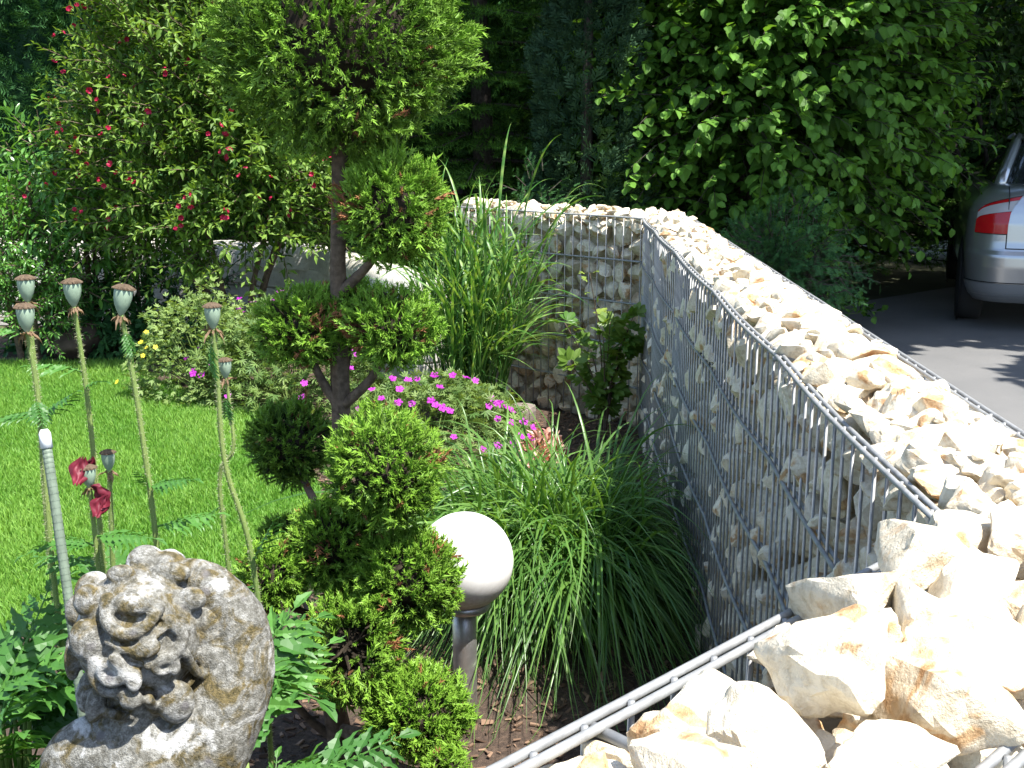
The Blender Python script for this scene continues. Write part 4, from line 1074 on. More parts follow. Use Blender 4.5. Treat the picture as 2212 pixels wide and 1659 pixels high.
herb('leafy_perennial', 'dark leafy perennial in the shade behind the left end of the lawn', 'plant', (-2.75, 7.15), (.50, .28, .42), 900, .085, [leaf(6, .45, .2, .3)], M['yew'], [], None, 0, 30, tint=.5)
herb('leafy_perennial', 'low dark ground cover plant at the back edge of the lawn', 'plant', (-2.25, 7.05), (.45, .25, .22), 900, .05, [leaf(6, .55, .2, .3)], M['yew'], [], None, 0, 20, tint=.6)
herb('stonecrop_plant', 'small pink and cream stonecrop behind the arching grass', 'plant', (.13, 4.62), (.10, .09, .13), 420, .030, [leaf(5, .6, .2, -.2)], M['sedum'], [], None, 0, 12, tint=.45)
def boulder(label, c, r, seed):
    V, F, T = rock_mesh(seed, 5, 14, .10); me = make_mesh('boulder', V * np.asarray(r), F, np.full(len(V), .2), True, [M['boulder']])
    o = thing('boulder', label, 'stone', (*c, r[2] * .55), None, me)
M['boulder'] = plain('boulder_stone', (.10, .07, .055), .9, 0, .2, .35, 12, .6)
boulder('brown boulder in the shade at the back of the lawn', (-2.72, 6.95), (.24, .2, .2), 401)
M['edging'] = plain('edging_concrete', (.21, .175, .155), .9, 0, .2, .25, 40, .6)
def edging():
    bm = bmesh.new(); bmesh.ops.create_cube(bm, size=1); bmesh.ops.subdivide_edges(bm, edges=bm.edges, cuts=3, use_grid_fill=True)
    for v in bm.verts:
        v.co = Vector((v.co.x * .24, v.co.y * .14, v.co.z * .12)); v.co += v.co.normalized() * .008 * mnoise.noise(v.co * 20)
    bmesh.ops.bevel(bm, geom=[e for e in bm.edges if e.calc_face_angle(0) > .6], offset=.006, segments=1, affect='EDGES')
    me = bpy.data.meshes.new('edging_stone'); bm.to_mesh(me); bm.free(); me.materials.append(M['edging'])
    o = thing('edging_stone', 'pinkish concrete edging stone behind the magenta flowers', 'stone', (-.02, 5.34, .03), None, me); o.rotation_euler = (.08, 0, -.5)
edging()
CURL = [palmate(20 + i, 5, .52, .10, 1.35) for i in range(2)]
def currant():
    c = np.array([.42, 4.98, 0]); C = thing('currant_bush', 'young bush with lobed green leaves in the far corner of the gabion wall', 'shrub', c)
    P = []; D = []; tn = []; sz = []
    for k in range(11):
        a = rng.uniform(0, 6.28); H = .80 if k == 0 else rng.uniform(.32, .62); e = np.array([-.09 if k == 0 else math.cos(a) * .16 - .03, math.sin(a) * .13 - .04, H])
        if e[0] > .12: e[0] = .10
        q = smoothpath([(0, 0, 0), e * [.3, .3, .55], e], 14); V, F = tube(q, np.linspace(.005, .0016, 14), 5); link('stem', make_mesh('stem', V, F, None, True, [M['bark']]), C)
        for i in range(4, 14):
            for _ in range(1 if i < 12 else 2):
                d = rand_dirs(1, -.2)[0]; d[2] *= .5; d[1] -= .25; P.append(q[i] + d * .03); D.append(d); tn.append((.85 if (k == 0 and i > 8) else .32) + rng.normal(0, .12)); sz.append((.022 if (k == 0 and i > 9) else rng.uniform(.045, .075)))
    P = np.array(P); D = np.array(D); n = len(P); P[:, 0] = np.minimum(P[:, 0], .13)
    scatter(C, 'leaf', 'foliage', CURL, rng.integers(0, 2, n), frames(P, D, np.array([0, -.5, 1.]) + rng.normal(0, .35, (n, 3)), sz), tn, M['currant'], 300, origin=(0, 0, 0), center=None)
currant()

# ------------------------------------------------------------------ shrubs with leaves on shoots
WLEAF = [leaf(7, .42, .28, d, .42, 0, 0, .01) for d in (.05, .2, .4)]
HLEAF = [leaf(7, .86, .16, d, .50, .06, .02, .06) for d in (.1, .3, .5)]
H3 = [leaf(4, .86, .16, d, .50, 0, .02, .10) for d in (.1, .35)]; L3 = [leaf(3, .36, .2, d, .55, 0, 0, .03) for d in (.1, .3)]
LLEAF = [leaf(6, .36, .2, d, .55, 0, 0, .03) for d in (.1, .3)]
WFLOW = [flower_tmpl(60 + i, 5, 1.1) for i in range(2)]
def shoots(c, rad, n, lo, hi, length, gravity, upw, per, lsize, opposite=True, zmin=-.5, lumps=.25, seed=0, face=None, dz=-.12, flat=.35):
    """leaf matrices along n arching shoots that leave an uneven ellipsoid crown"""
    c = np.asarray(c, float); rad = np.asarray(rad, float); off = Vector((seed * 3.7, 1.3, seed))
    P = []; D = []; NN = []; S = []; T = []; tips = []; paths = []
    Ds = rand_dirs(n, zmin)
    if face is not None: Ds = np.where((Ds @ np.asarray(face))[:, None] < -.35, Ds * [-1, -1, 1], Ds)
    for d in Ds:
        k = 1 + lumps * (mnoise.noise(Vector(d) * 1.9 + off) + .6 * mnoise.noise(Vector(d) * 4.5 + off)); b = c + d * rad * rng.uniform(lo, hi) * k
        e = unit(d / rad * rad.mean() + np.array([0, 0, upw]) + rng.normal(0, .35, 3)); L = length * rng.uniform(.5, 1.3); m = per
        q = np.array([b + e * L * t + np.array([0, 0, -gravity * L * t * t]) for t in np.linspace(0, 1, m + 1)]); paths.append(q); tips.append(q[-1])
        tg = unit(np.gradient(q, axis=0)); roll = rng.uniform(0, 3.14); sh = rng.normal(0, .14)
        for i in range(m + 1):
            side = unit(np.cross(tg[i], np.array([math.cos(roll), math.sin(roll), .3]))); nrm = np.cross(side, tg[i])
            ang = roll + (i % 2) * 1.57
            for sg in ((-1, 1) if opposite else (1 if i % 2 else -1,)):
                sd = side * math.cos(ang) * sg + nrm * math.sin(ang) * sg
                dd = unit(tg[i] * (.55 + .5 * i / m) + sd + np.array([0, 0, dz]) + rng.normal(0, .2, 3))
                P.append(q[i] + dd * lsize * .12); D.append(dd); NN.append(np.array([0, 0, 1.]) + tg[i] * .3 + rng.normal(0, flat, 3)); S.append(lsize * rng.uniform(.65, 1.15) * (1 - .35 * (i / m) ** 3)); T.append(.25 + .4 * i / m + sh)
    return np.array(P), np.array(D), np.array(NN), np.array(S), np.array(T), np.array(tips), paths
def weigela():
    base = np.array([-1.80, 7.0, 0]); W = thing('weigela_shrub', 'large leafy shrub with dark red flowers behind the lawn', 'shrub', base)
    c = np.array([-1.72, 7.0, 1.42])
    sets = [shoots(c, (.80, .66, 1.10), 860, .80, .98, .34, .12, .6, 9, .070, True, -.75, .2, 1, (0, -1, 0), .22, .3), shoots(c, (.72, .56, 1.0), 560, .2, .85, .30, .3, .3, 8, .068, True, -.6, .15, 2)]
    P, D, NN, S, T = [np.concatenate([a[i] for a in sets]) for i in range(5)]
    P -= base; n = len(P)
    scatter(W, 'leaf', 'foliage', WLEAF, rng.integers(0, 3, n), frames(P + base, D, NN, S), np.clip(T + rng.normal(0, .12, n), 0, 1), M['weigela'], 300, center=c, origin=base, lo=[leaf(3, .42, .28, d, .42, 0, 0, .01) for d in (.05, .2, .4)])
    mb = MB()
    for s_ in sets:
        for q in s_[6][::1]: V, F = tube(q[::4] - base, np.linspace(.004, .0015, len(q[::4])), 3, False); mb.add(V, F, .4)
    o = link('twigs', mb.mesh('twigs', [M['bark']]), W); o['kind'] = 'stuff'
    for k in range(9):
        a = rng.uniform(0, 6.28); e = np.array([math.cos(a) * .55, math.sin(a) * .35, rng.uniform(.9, 1.4)]); b = np.array([math.cos(a) * .16 + .05, math.sin(a) * .12, 0])
        q = smoothpath([b, b * 1.3 + [0, 0, .45], e], 10); V, F = tube(q, np.linspace(.024, .010, 10), 7); link('stem', make_mesh('stem', V, F, None, True, [M['bark']]), W)
    tips = sets[0][5]; ok, dep = in_view(tips); fr = ok & (tips[:, 1] < 7.1) & (tips[:, 2] > .75)
    tp = tips[fr]; tp = tp[rng.permutation(len(tp))[:74]]; fp = np.concatenate([tp + rng.normal(0, .03, tp.shape) + [0, -.02, -.02] for _ in range(2)])
    m = len(fp); d = unit(rng.normal(0, 1, (m, 3)) + [0, -.5, -.2])
    scatter(W, 'flower', 'flowers', WFLOW, rng.integers(0, 2, m), frames(fp, np.cross(d, rand_dirs(m)), d, .018 * rng.uniform(.8, 1.3, m)), rng.uniform(0, 1, m), M['weigela_flower'], 300, origin=base)
weigela()
def bush(name, label, cat, base, c, rad, n, length, per, lsize, tmpls, m_, nparts, opposite=False, grav=.25, upw=.3, lo=.72, hi=1., seed=3, stems=6, tint=0., inner=.5, zmin=-.7, bark='bark', face=None, lumps=.25, lo_=None, dz=-.12, flat=.35):

    base = np.array([*base, 0.]); c = np.asarray(c, float); Bh = thing(name, label, cat, base)
    sets = [shoots(c, rad, n, lo, hi, length, grav, upw, per, lsize, opposite, zmin, lumps, seed, face, dz, flat)]
    if inner: sets.append(shoots(c, rad, int(n * inner), .15, .75, length, grav, upw, per, lsize, opposite, zmin, lumps, seed + 1, None, dz, flat))
    P, D, NN, S, T = [np.concatenate([a[i] for a in sets]) for i in range(5)]; k = len(P); P[:, 2] = np.maximum(P[:, 2], -.06)
    scatter(Bh, 'leaf', 'foliage', tmpls, rng.integers(0, len(tmpls), k), frames(P, D, NN, S), np.clip(T + tint + rng.normal(0, .15, k), 0, 1), m_, nparts, center=c, origin=base, lo=lo_)
    mb = MB()
    for s_ in sets:
        for q in s_[6]: V, F = tube(q[::4] - base, np.linspace(.005, .0018, len(q[::4])), 3, False); mb.add(V, F, .4)
    o = link('twigs', mb.mesh('twigs', [M[bark]]), Bh); o['kind'] = 'stuff'
    for k in range(stems):
        a = rng.uniform(0, 6.28); e = c - base + np.array([math.cos(a) * rad[0] * .55, math.sin(a) * rad[1] * .5, rad[2] * rng.uniform(-.1, .4)]); b = np.array([math.cos(a) * .09, math.sin(a) * .08, -.1])
        q = smoothpath([b, (b + e) / 2 + [0, 0, .1], e], 10); V, F = tube(q, np.linspace(.012 + .018 * rad[2], .008, 10), 7); link('stem', make_mesh('stem', V, F, None, True, [M[bark]]), Bh)
    return Bh
bush('hazel_shrub', 'big hazel with broad round leaves overhanging the driveway behind the gabion wall', 'shrub', (2.5, 9.6), (2.05, 9.35, 1.80), (1.36, 1.15, 1.55), 1250, .40, 8, .108, HLEAF, M['hazel'], 300, False, .22, .2, .78, 1., 5, 8, .05, .5, -.75, 'bark_dark', (-.2, -1, 0), lo_=H3, dz=.05, flat=.28)
bush('laurel_shrub', 'glossy bright green laurel shrub left of the red-flowered shrub', 'shrub', (-2.80, 7.3), (-2.78, 7.05, .85), (.36, .34, .62), 170, .22, 7, .085, LLEAF, M['laurel'], 120, False, .1, .7, .6, 1., 8, 4, .2, .6)
bush('privet_bush', 'small-leaved sunlit bush at the left edge behind the poppies', 'shrub', (-2.98, 6.95), (-2.96, 6.82, .50), (.34, .30, .46), 300, .16, 8, .042, LLEAF, M['laurel'], 0, True, .15, .6, .6, 1., 9, 5, .3, .5, lo_=L3)
bush('beech_tree', 'dark leafy tree behind the parked car', 'tree', (4.9, 11.2), (4.6, 10.9, 2.2), (1.5, .9, 2.0), 480, .45, 8, .085, HLEAF, M['beech'], 0, False, .3, .3, .7, 1., 12, 6, 0, .6, -.8, 'bark_dark', lo_=[leaf(3, .86, .16, .3, .5, 0, 0, .1)])
herb('ground_ivy', 'low leafy plants at the edge of the asphalt below the hazel', 'plant', (2.35, 8.55), (.5, .3, .16), 300, .05, [HLEAF[0]], M['hazel'], [], None, 0, 12, tint=.3)

# ------------------------------------------------------------------ conifers behind
def needle_brush(seed, k=18, flat=1.):
    r = np.random.default_rng(seed); parts = []
    V, F = tube([(0, 0, 0), (0, .95, 0)], .012, 3, False); parts.append((V, F, np.full(len(V), -.3)))
    for i in range(k):
        t = i / k; a = r.uniform(0, 6.28); d = unit(np.array([math.cos(a), .75, math.sin(a) * flat + .15])); L = .34 * (1 - .3 * t)
        s_ = unit(np.cross(d, [0, .3, 1.])) * .028; p = np.array([0, t, 0]); parts.append((np.array([p - s_, p + s_, p + d * L]), [np.array([[0, 1, 2]])], np.array([0., 0, .1]) + .25 * t))
    return merge(parts)
BRUSH = [needle_brush(i) for i in range(4)]
def spruce_mesh(H, Rb, seed, dens=1.):
    r = np.random.default_rng(seed); P = []; D = []; S = []; T = []; mbk = MB()
    V, F = tube(np.array([[.02 * math.sin(z * 2), .02 * math.cos(z * 3), z] for z in np.linspace(-.15, H, 14)]), np.linspace(.13 * H / 6, .01, 14), 9); mbk.add(V, F)
    z = .25
    while z < H * .97:
        f = 1 - z / H; nb = int(6 + 6 * f); ph = r.uniform(0, 6)
        for k in range(nb):
            az = ph + k * 6.283 / nb + r.normal(0, .2); L = Rb * f ** .75 * r.uniform(.75, 1.1) + .06; h = np.array([math.cos(az), math.sin(az), 0])
            ts = np.linspace(0, 1, 10); q = np.array([h * L * t + np.array([0, 0, z + L * (.12 * t - .34 * t * t + .14 * t ** 4)]) for t in ts]); V, F = tube(q, np.linspace(.016 * f + .004, .002, 10), 4, False); mbk.add(V, F)
            sd = np.cross(h, [0, 0, 1.]); st = .085 / dens
            for t in np.arange(.22, 1.0, st / L):
                p = np.array([np.interp(t, ts, q[:, j]) for j in range(3)])
                for sg in (-1, 1):
                    l2 = (.10 + .34 * L * (1 - t)) * r.uniform(.7, 1.1); d2 = unit(h * .7 + sd * sg + np.array([0, 0, -.18 + r.normal(0, .28)])); m = max(1, int(l2 / .09))
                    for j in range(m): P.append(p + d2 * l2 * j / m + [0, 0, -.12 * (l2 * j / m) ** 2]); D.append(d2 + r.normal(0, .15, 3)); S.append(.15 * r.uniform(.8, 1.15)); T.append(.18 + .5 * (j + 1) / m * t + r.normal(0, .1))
            P.append(q[-1]); D.append(h); S.append(.13); T.append(.8)
        z += .20 + .05 * r.random()
    P = np.array(P); D = unit(np.array(D)); n = len(P); S = np.array(S)
    Mx = frames(P, D, np.array([0, 0, 1.]) + r.normal(0, .2, (n, 3)), S); w = r.integers(0, 4, n); mb = MB()
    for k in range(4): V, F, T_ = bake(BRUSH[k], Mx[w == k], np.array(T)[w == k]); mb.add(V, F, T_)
    return mbk.mesh('trunk', [M['bark_dark']], True), mb.mesh('crown', [M['spruce']])
SPR = spruce_mesh(5.6, 1.55, 5, 1.)
def spruce(label, loc, rz, s_, name='spruce_tree'):
    t = thing(name, label, 'tree', (*loc, -.1), 'spruces behind the wall'); t.rotation_euler = (0, 0, rz); t.scale = (s_, s_, s_ * 1.05)
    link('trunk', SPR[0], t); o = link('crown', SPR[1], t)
spruce('dark spruce with bright branch tips directly behind the zebra grass', (-.25, 9.7), .3, 1.)
spruce('dark spruce behind the red-flowered shrub', (-1.75, 10.4), 1.7, 1.05)
spruce('dark spruce behind the clipped hedge at far left', (-4.1, 10.6), 2.9, 1.05)
spruce('dark spruce in the gap between the cypress and the hazel', (1.0, 11.6), 4.1, 1.15)
spruce('dark spruce behind the top of the hazel', (3.2, 12.6), 5.0, 1.2)
spruce('dark spruce at the right edge beyond the car', (6.6, 12.4), 0.9, 1.25)
def sprig(seed, k=10, w=.06):
    r = np.random.default_rng(seed); parts = []
    for i in range(k):
        t = i / k
        for sg in (-1, 1):
            d = unit(np.array([sg, .7, r.normal(.1, .25)])); L = .36 * (1 - .45 * t); p = np.array([0, t, 0]); s_ = np.array([0, w, 0]); parts.append((np.array([p - s_ * .5, p + s_ * .5, p + d * L]), [np.array([[0, 1, 2]])], np.array([0., 0, .12]) + .2 * t))
    return merge(parts)
SPRIG = [sprig(i, 6, .11) for i in range(4)]
def hedge(name, label, x0, x1, y0, y1, H, dens, seed, size=.085):
    o_ = np.array([(x0 + x1) / 2, y0, 0]); Hd = thing(name, label, 'hedge', o_)
    P = []; Nn = []
    for (ax, n) in (('f', int((x1 - x0) * H * dens)), ('t', int((x1 - x0) * (y1 - y0) * dens)), ('l', int((y1 - y0) * H * dens)), ('r', int((y1 - y0) * H * dens))):
        u = rng.uniform(0, 1, (n, 2))
        if ax == 'f': p = np.column_stack([x0 + u[:, 0] * (x1 - x0), np.full(n, y0), u[:, 1] * H]); nn = np.array([0, -1, .1])
        elif ax == 't': p = np.column_stack([x0 + u[:, 0] * (x1 - x0), y0 + u[:, 1] * (y1 - y0), np.full(n, H)]); nn = np.array([0, 0, 1.])
        else: p = np.column_stack([np.full(n, x0 if ax == 'l' else x1), y0 + u[:, 0] * (y1 - y0), u[:, 1] * H]); nn = np.array([-1. if ax == 'l' else 1, 0, .1])
        P.append(p); Nn.append(np.tile(nn, (n, 1)))
    P = np.concatenate(P); Nn = np.concatenate(Nn); n = len(P)
    k = np.array([mnoise.noise(Vector(p) * 2.2) + .7 * mnoise.noise(Vector(p) * 6) for p in P]); P += Nn * (.09 * k - .02 + rng.normal(0, .02, n))[:, None]
    d = unit(Nn + rng.normal(0, .45, (n, 3)) + [0, 0, .35])
    scatter(Hd, 'sprig', 'foliage', SPRIG, rng.integers(0, 4, n), frames(P, d, rand_dirs(n), size * rng.uniform(.6, 1.2, n)), np.clip(.4 + .35 * k + rng.normal(0, .15, n), 0, 1), M['yew'], 0, origin=o_)
    V, F = box(((x0 + x1) / 2 - o_[0], (y0 + y1) / 2 - o_[1], H / 2), (x1 - x0 - .16, y1 - y0 - .16, H - .16)); link('branch_mass', make_mesh('branch_mass', V, F, np.zeros(8), False, [M['yew']]), Hd)
hedge('yew_hedge', 'dark clipped yew hedge in the top left corner', -4.9, -2.75, 8.45, 9.2, 3.0, 750, 1, .155)
hedge('thuja_hedge', 'very tall dark boundary hedge behind the spruces and hazel', -9.0, 11.0, 13.6, 14.6, 4.6, 55, 2, .68)
def flat_cord(p, d, L, w, t0, t1):
    d = unit(np.asarray(d, float)); s_ = np.array([d[1], -d[0], .4 * d[0]]) * w; p = np.asarray(p, float)
    return np.array([p, p + d * L * .6 + s_, p + d * L, p + d * L * .6 - s_]), [np.array([[0, 1, 2, 3]])], np.array([t0, (t0 + t1) / 2, t1, (t0 + t1) / 2])
CSP = [merge([flat_cord((0, 0, 0), (0, 1, 0), 1, .06, -.2, .2)] + [flat_cord((0, t, 0), (sg * .8, 1, r_), (1 - t) * .6 + .1, .055, -.1, .3) for t, r_ in ((.15, .3), (.35, -.2), (.55, .25), (.75, -.3)) for sg in (-1, 1)])]
def column(name, label, cat, base, rad, H, n, m_, size, tint, z0=.0, power=.8):
    base = np.array([*base, 0.]); C = thing(name, label, cat, base)
    V, F = tube([(0, 0, -.15), (0, 0, H * .9)], [.05 * max(rad / .3, .5), .01], 7); link('trunk', make_mesh('trunk', V, F, None, True, [M['bark_dark']]), C)
    t = rng.uniform(0, 1, n); a = rng.uniform(0, 6.283, n); h = np.column_stack([np.cos(a), np.sin(a), np.zeros(n)])
    k = np.array([mnoise.noise(Vector((math.cos(x) * 1.6, math.sin(x) * 1.6, y * H * 1.8)) + Vector(base)) for x, y in zip(a, t)])
    prof = np.minimum(1, (t + .08) * 3.2) * np.clip((1 - t), 0, 1) ** power * 1.25
    P = h * (rad * prof * (rng.uniform(.55, 1, n) ** .5) * (1 + .6 * k))[:, None] + np.column_stack([np.zeros((n, 2)), z0 + t * (H - z0)])
    d = unit(h * .75 + [0, 0, .75] + rng.normal(0, .35, (n, 3)))
    scatter(C, 'spray', 'crown', CSP, np.zeros(n, int), frames(P, d, rand_dirs(n), size * rng.uniform(.7, 1.3, n)), np.clip(tint + .35 * k + rng.normal(0, .12, n), 0, 1), m_, 0)
column('cypress_tree', 'blue-green columnar cypress between the spruce and the hazel', 'tree', (.56, 8.7), .40, 4.4, 5200, M['cypress'], .12, .4)
bush('juniper_bush', 'small dark spreading conifer just behind the gabion wall', 'shrub', (1.86, 7.7), (1.86, 7.65, .48), (.40, .34, .44), 260, .16, 5, .085, SPRIG, M['yew'], 0, False, .2, .3, .6, 1., 31, 5, 0, .6, -.8, 'bark_dark', None, .45)
bush('dwarf_conifer', 'little dark conifer peeping over the far gabion section', 'shrub', (.16, 7.5), (.16, 7.5, .6), (.24, .24, .48), 170, .14, 5, .07, SPRIG, M['yew'], 0, False, .1, .6, .6, 1., 33, 4, .1, .5, -.8, 'bark_dark', None, .45)

# ------------------------------------------------------------------ tall trees out of view, crowns added overhead to shade the back
TL = [(np.array([[0, 0, 0], [.36, .45, .08], [0, 1, -.15], [-.36, .45, .08]]), [np.array([[0, 1, 2, 3]])], np.zeros(4))]
def tall_tree(label, base, crowns, lsize=.21, n=4200):
    base = np.array([*base, -.1]); T_ = thing('shade_tree', label, 'tree', base)
    top = np.array(crowns[0][0]) - base; q = smoothpath([(0, 0, -.1), (.0, 0, top[2] * .5), top], 12); V, F = tube(q, np.linspace(.13, .05, 12), 9); link('trunk', make_mesh('trunk', V, F, None, True, [M['bark_dark']]), T_)
    P = []
    for c, r in crowns:
        c = np.array(c) - base; D = rand_dirs(n); P.append(c + D * np.asarray(r) * (rng.uniform(.1, 1, n) ** .4)[:, None])
        V, F = tube(smoothpath([q[7], (q[7] + c) / 2 + [0, 0, .3], c], 8), np.linspace(.06, .02, 8), 6); link('limb', make_mesh('limb', V, F, None, True, [M['bark_dark']]), T_)
    P = np.concatenate(P); k = np.array([mnoise.noise(Vector(p) * 1.3) for p in P]); P = P[k > -.2]; m = len(P)
    scatter(T_, 'leaf', 'crown', TL, np.zeros(m, int), frames(P, rand_dirs(m), np.array([0, 0, 1.]) + rng.normal(0, .5, (m, 3)), lsize * rng.uniform(.7, 1.3, m)), rng.uniform(0, 1, m), M['beech'], 0)
tall_tree('unseen tall tree behind the spruces, overhanging crowns added to shade the back', (1.5, 12.2), [((.45, 7.8, 4.7), (1.4, 1.1, .9)), ((-.9, 8.5, 3.6), (1.0, .7, .5)), ((-.4, 8.6, 5.4), (1.5, 1.1, .9)), ((-2.4, 9.9, 5.8), (1.6, 1.2, .9)), ((1.0, 10.2, 5.8), (1.5, 1.3, 1.0))])
tall_tree('unseen tall tree right of the driveway, overhanging crowns added to block sun and sky', (6.4, 7.2), [((5.0, 7.35, 5.0), (1.5, 1.2, 1.0)), ((3.75, 6.4, 4.7), (.9, .6, .5)), ((6.4, 5.0, 4.2), (1.5, 1.3, 1.2)), ((6.9, 3.2, 4.6), (1.5, 1.3, 1.2)), ((3.7, 8.7, 3.55), (1.2, .85, .7)), ((4.8, 9.2, 3.4), (1.2, 1.0, .7)), ((4.9, 8.0, 5.4), (1.6, 1.2, .9)), ((3.9, 9.7, 5.8), (1.8, 1.3, .9)), ((6.0, 7.1, 4.7), (1.2, 1.0, .7)), ((2.2, 9.9, 5.4), (1.5, 1.0, .8)), ((5.6, 8.2, 5.6), (1.5, 1.3, 1.0)), ((6.5, 7.5, 5.6), (1.4, 1.3, 1.0))])  # tree inferred from shadows on the driveway, further crowns added against sun and sky

bush('box_bush', 'dark low evergreen bush under the red-flowered shrub in front of the block wall', 'shrub', (-2.45, 7.4), (-2.45, 7.35, .38), (.70, .26, .40), 200, .16, 8, .05, LLEAF, M['yew'], 0, True, .15, .5, .5, 1., 21, 5, .2, .5, lo_=L3)

# ------------------------------------------------------------------ parked car, rear towards the viewer
def car():
    C = thing('parked_car', 'silver saloon car parked at the right edge with red tail light', 'car', (4.16, 8.10, -.098)); C.rotation_euler = (0, 0, R(-19))
    Lc = 4.25
    # plan outlines at height z: rear y, front y, half width, corner radius (car's rear at y = 0, x right)
    def outline(z, yr, yf, w, rc, n=16):
        pts = []
        for (cx, cy, a0) in ((w - rc, yf - rc, 0), (-w + rc, yf - rc, 90), (-w + rc, yr + rc, 180), (w - rc, yr + rc, 270)):
            for k in range(n + 1):
                a = R(a0 + 90 * k / n); pts.append((cx + rc * math.cos(a), cy + rc * math.sin(a), z))
        # bowed rear and front
        P = np.array(pts); P[:, 1] += .06 * (P[:, 0] / w) ** 2 * np.where(P[:, 1] < (yr + yf) / 2, 1, -1); return P
    Z = [(.20, .10, 4.10, .76, .20), (.25, .03, 4.18, .81, .24), (.32, .012, 4.22, .835, .26), (.44, .0, 4.25, .845, .27), (.52, .006, 4.25, .85, .27), (.545, .03, 4.23, .85, .27), (.60, .045, 4.22, .855, .27), (.72, .055, 4.16, .85, .27), (.79, .07, 4.08, .84, .27), (.84, .085, 4.02, .815, .27), (.89, .11, 3.85, .775, .27), (.925, .15, 3.75, .73, .26), (.945, .20, 3.65, .69, .25), (.955, .26, 3.55, .65, .24)]
    zz = np.array([q[0] for q in Z])
    def surf(z): return outline(z, *[np.interp(z, zz, [q[k] for q in Z]) for k in (1, 2, 3, 4)])
    n = len(surf(.3))
    def stack(zs, off=0., sel=None, closed=True):
        rows = []
        for z in zs:
            P = surf(z); t = np.roll(P, -1, 0) - np.roll(P, 1, 0); nr = unit(np.column_stack([t[:, 1], -t[:, 0], 0 * t[:, 0]])); P = P + nr * off; rows.append(P if sel is None else P[sel])
        m = len(rows[0]); V = np.concatenate(rows); k = m if sel is None else m - 1
        F = [[i * m + j, i * m + (j + 1) % m, (i + 1) * m + (j + 1) % m, (i + 1) * m + j] for i in range(len(zs) - 1) for j in range(k)]
        return V, F, m
    V, F, m = stack(list(np.unique(np.concatenate([np.linspace(.2, .955, 34), zz]))))
    k = len(V) // m; body = link('body', make_mesh('body', V, [np.array(F), np.array([list(range((k - 1) * m, k * m))]), np.array([list(range(m))[::-1]])], None, True, [M['paint']]), C)
    body.data.set_sharp_from_angle(angle=R(40))
    # greenhouse
    G = [(.945, .60, 3.05, .665, .16), (1.03, .85, 2.75, .62, .16), (1.12, 1.10, 2.5, .57, .16), (1.21, 1.36, 2.3, .52, .16), (1.25, 1.52, 2.2, .49, .16)]
    rows = [outline(*g_) for g_ in G]; V = np.concatenate(rows); m = len(rows[0])
    F = [[i * m + j, i * m + (j + 1) % m, (i + 1) * m + (j + 1) % m, (i + 1) * m + j] for i in range(len(rows) - 1) for j in range(m)]
    link('windows', make_mesh('windows', V, np.array(F), None, True, [M['glass_dark']]), C)
    top = outline(1.245, 1.40, 2.3, .515, .16); t2 = outline(1.285, 1.6, 2.1, .43, .16); link('roof', make_mesh('roof', np.concatenate([top, t2]), [np.array([[j, (j + 1) % m, m + (j + 1) % m, m + j] for j in range(m)]), np.array([list(range(m, 2 * m))])], None, True, [M['paint']]), C)
    for ix, nm in ((17 + 8, 'front_pillar'), (8, 'front_pillar'), (17 * 2 + 8, 'rear_pillar'), (17 * 3 + 8, 'rear_pillar')):
        q = np.array([r_[ix] for r_ in rows]); V, F = tube(q, .045, 6); link(nm, make_mesh(nm, V, F, None, True, [M['paint']]), C)
    # rear corner indices: left rear corner is block 2 (180..270 deg), right rear block 3
    L0 = 17 * 2; R0 = 17 * 3
    def strip(nm, zs, idx, off, mt, parent=C):
        P = [];
        V, F, mm = stack(zs, off, idx); return link(nm, make_mesh(nm, V, np.array(F), None, True, [mt]), parent)
    def patch(nm, t0, t1, idx, off, mt, parent, outer):
        # a shell on the corner; its upper edge sinks towards the car's side
        rows = []
        for t in np.linspace(t0, t1, 14):
            r_ = []
            for c_, j in enumerate(idx):
                fr = c_ / (len(idx) - 1); fr = fr if outer == 0 else 1 - fr; z = .655 + t * ((.80 + .095 * fr ** .55) - .655)
                P = surf(z); tg = P[(j + 1) % n] - P[j - 1]; nr = unit(np.array([tg[1], -tg[0], 0.])); r_.append(P[j] + nr * off)
            rows.append(r_)
        m_ = len(idx); V = np.array(rows).reshape(-1, 3); F = [[a * m_ + b, a * m_ + b + 1, (a + 1) * m_ + b + 1, (a + 1) * m_ + b] for a in range(13) for b in range(m_ - 1)]
        return link(nm, make_mesh(nm, V, np.array(F), None, True, [mt]), parent)
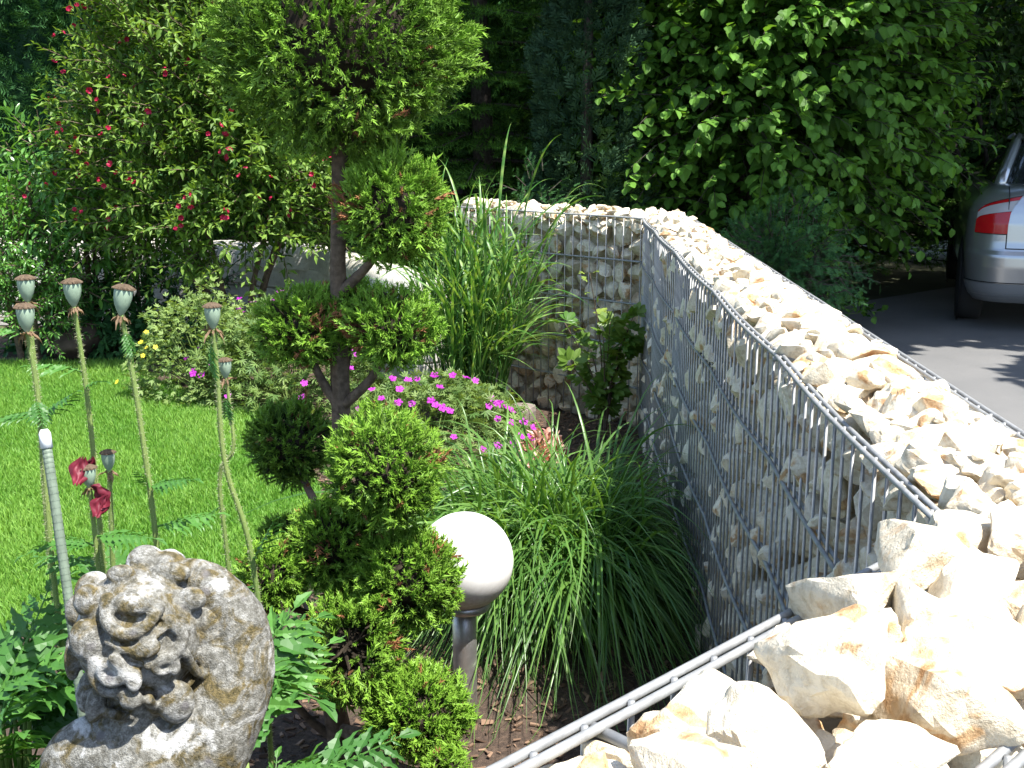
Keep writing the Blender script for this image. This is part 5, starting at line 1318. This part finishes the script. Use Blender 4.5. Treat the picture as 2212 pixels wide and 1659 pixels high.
    def lamp(idx, outer):
        lo = patch('tail_light', 0, .60, idx, .010, M['lens_red'], C, outer); patch('clear_lens', .61, .9, idx, .010, M['lens_white'], lo, outer); patch('top_lens', .905, 1.0, idx, .0105, M['lens_red'], lo, outer); patch('lamp_surround', -.03, 1.03, idx, .005, M['seam'], lo, outer)
    # extend the corner a little towards the middle of the rear
    lamp(list(range(L0 + 7, L0 + 17)), 0); lamp(list(range(R0, R0 + 10)), 1)
    strip('bumper_lower', [.20, .24, .28, .33], list(range(L0, R0 + 17)), .006, M['bumper'])
    strip('bumper_seam', [.335, .341], list(range(L0, R0 + 17)), .004, M['seam'])
    strip('lid_seam', [.558, .564], [R0 - 1, R0], .004, M['seam'])
    P = surf(.6)
    xe = P[R0 - 1][0]; xr = P[R0][0]
    for x in (xe, xr):
        mb = MB()
        q = np.array([[x, np.interp(z, zz, [q_[1] for q_ in Z]) + .06 * (x / .85) ** 2 - .004, z] for z in np.linspace(.56, .95, 10)]); V, F = tube(q, .0045, 5); link('lid_seam', make_mesh('lid_seam', V, F, None, True, [M['seam']]), C)
    for o in C.children: o.scale = (1, 1, 1.13)
    # wheels
    tyre = lathe([(.20, -.09), (.29, -.095), (.305, -.07), (.308, 0), (.305, .07), (.29, .095), (.20, .09)], 28); rim = lathe([(.03, .07), (.08, .075), (.19, .085), (.2, .05)], 20)
    for x in (-.77, .77):
        for y in (.78, 3.35):
            V, F = tyre; V = V[:, [2, 1, 0]]; w = link('wheel', make_mesh('wheel', V, F, None, True, [M['rubber']]), C, loc=(x, y, .306))
            V, F = rim; V = V[:, [2, 1, 0]] * [1 if x > 0 else -1, 1, 1]; link('rim', make_mesh('rim', V, F, None, True, [M['alloy']]), w)
            V, F = lathe([(.01, 0), (.34, 0), (.345, .004), (.01, .006)], 28); V = V[:, [2, 1, 0]] * [1 if x > 0 else -1, 1, 1]; o = link('wheel_arch', make_mesh('wheel_arch', V, F, None, True, [M['seam']]), C, loc=(x * 1.108, y, .31))
car()
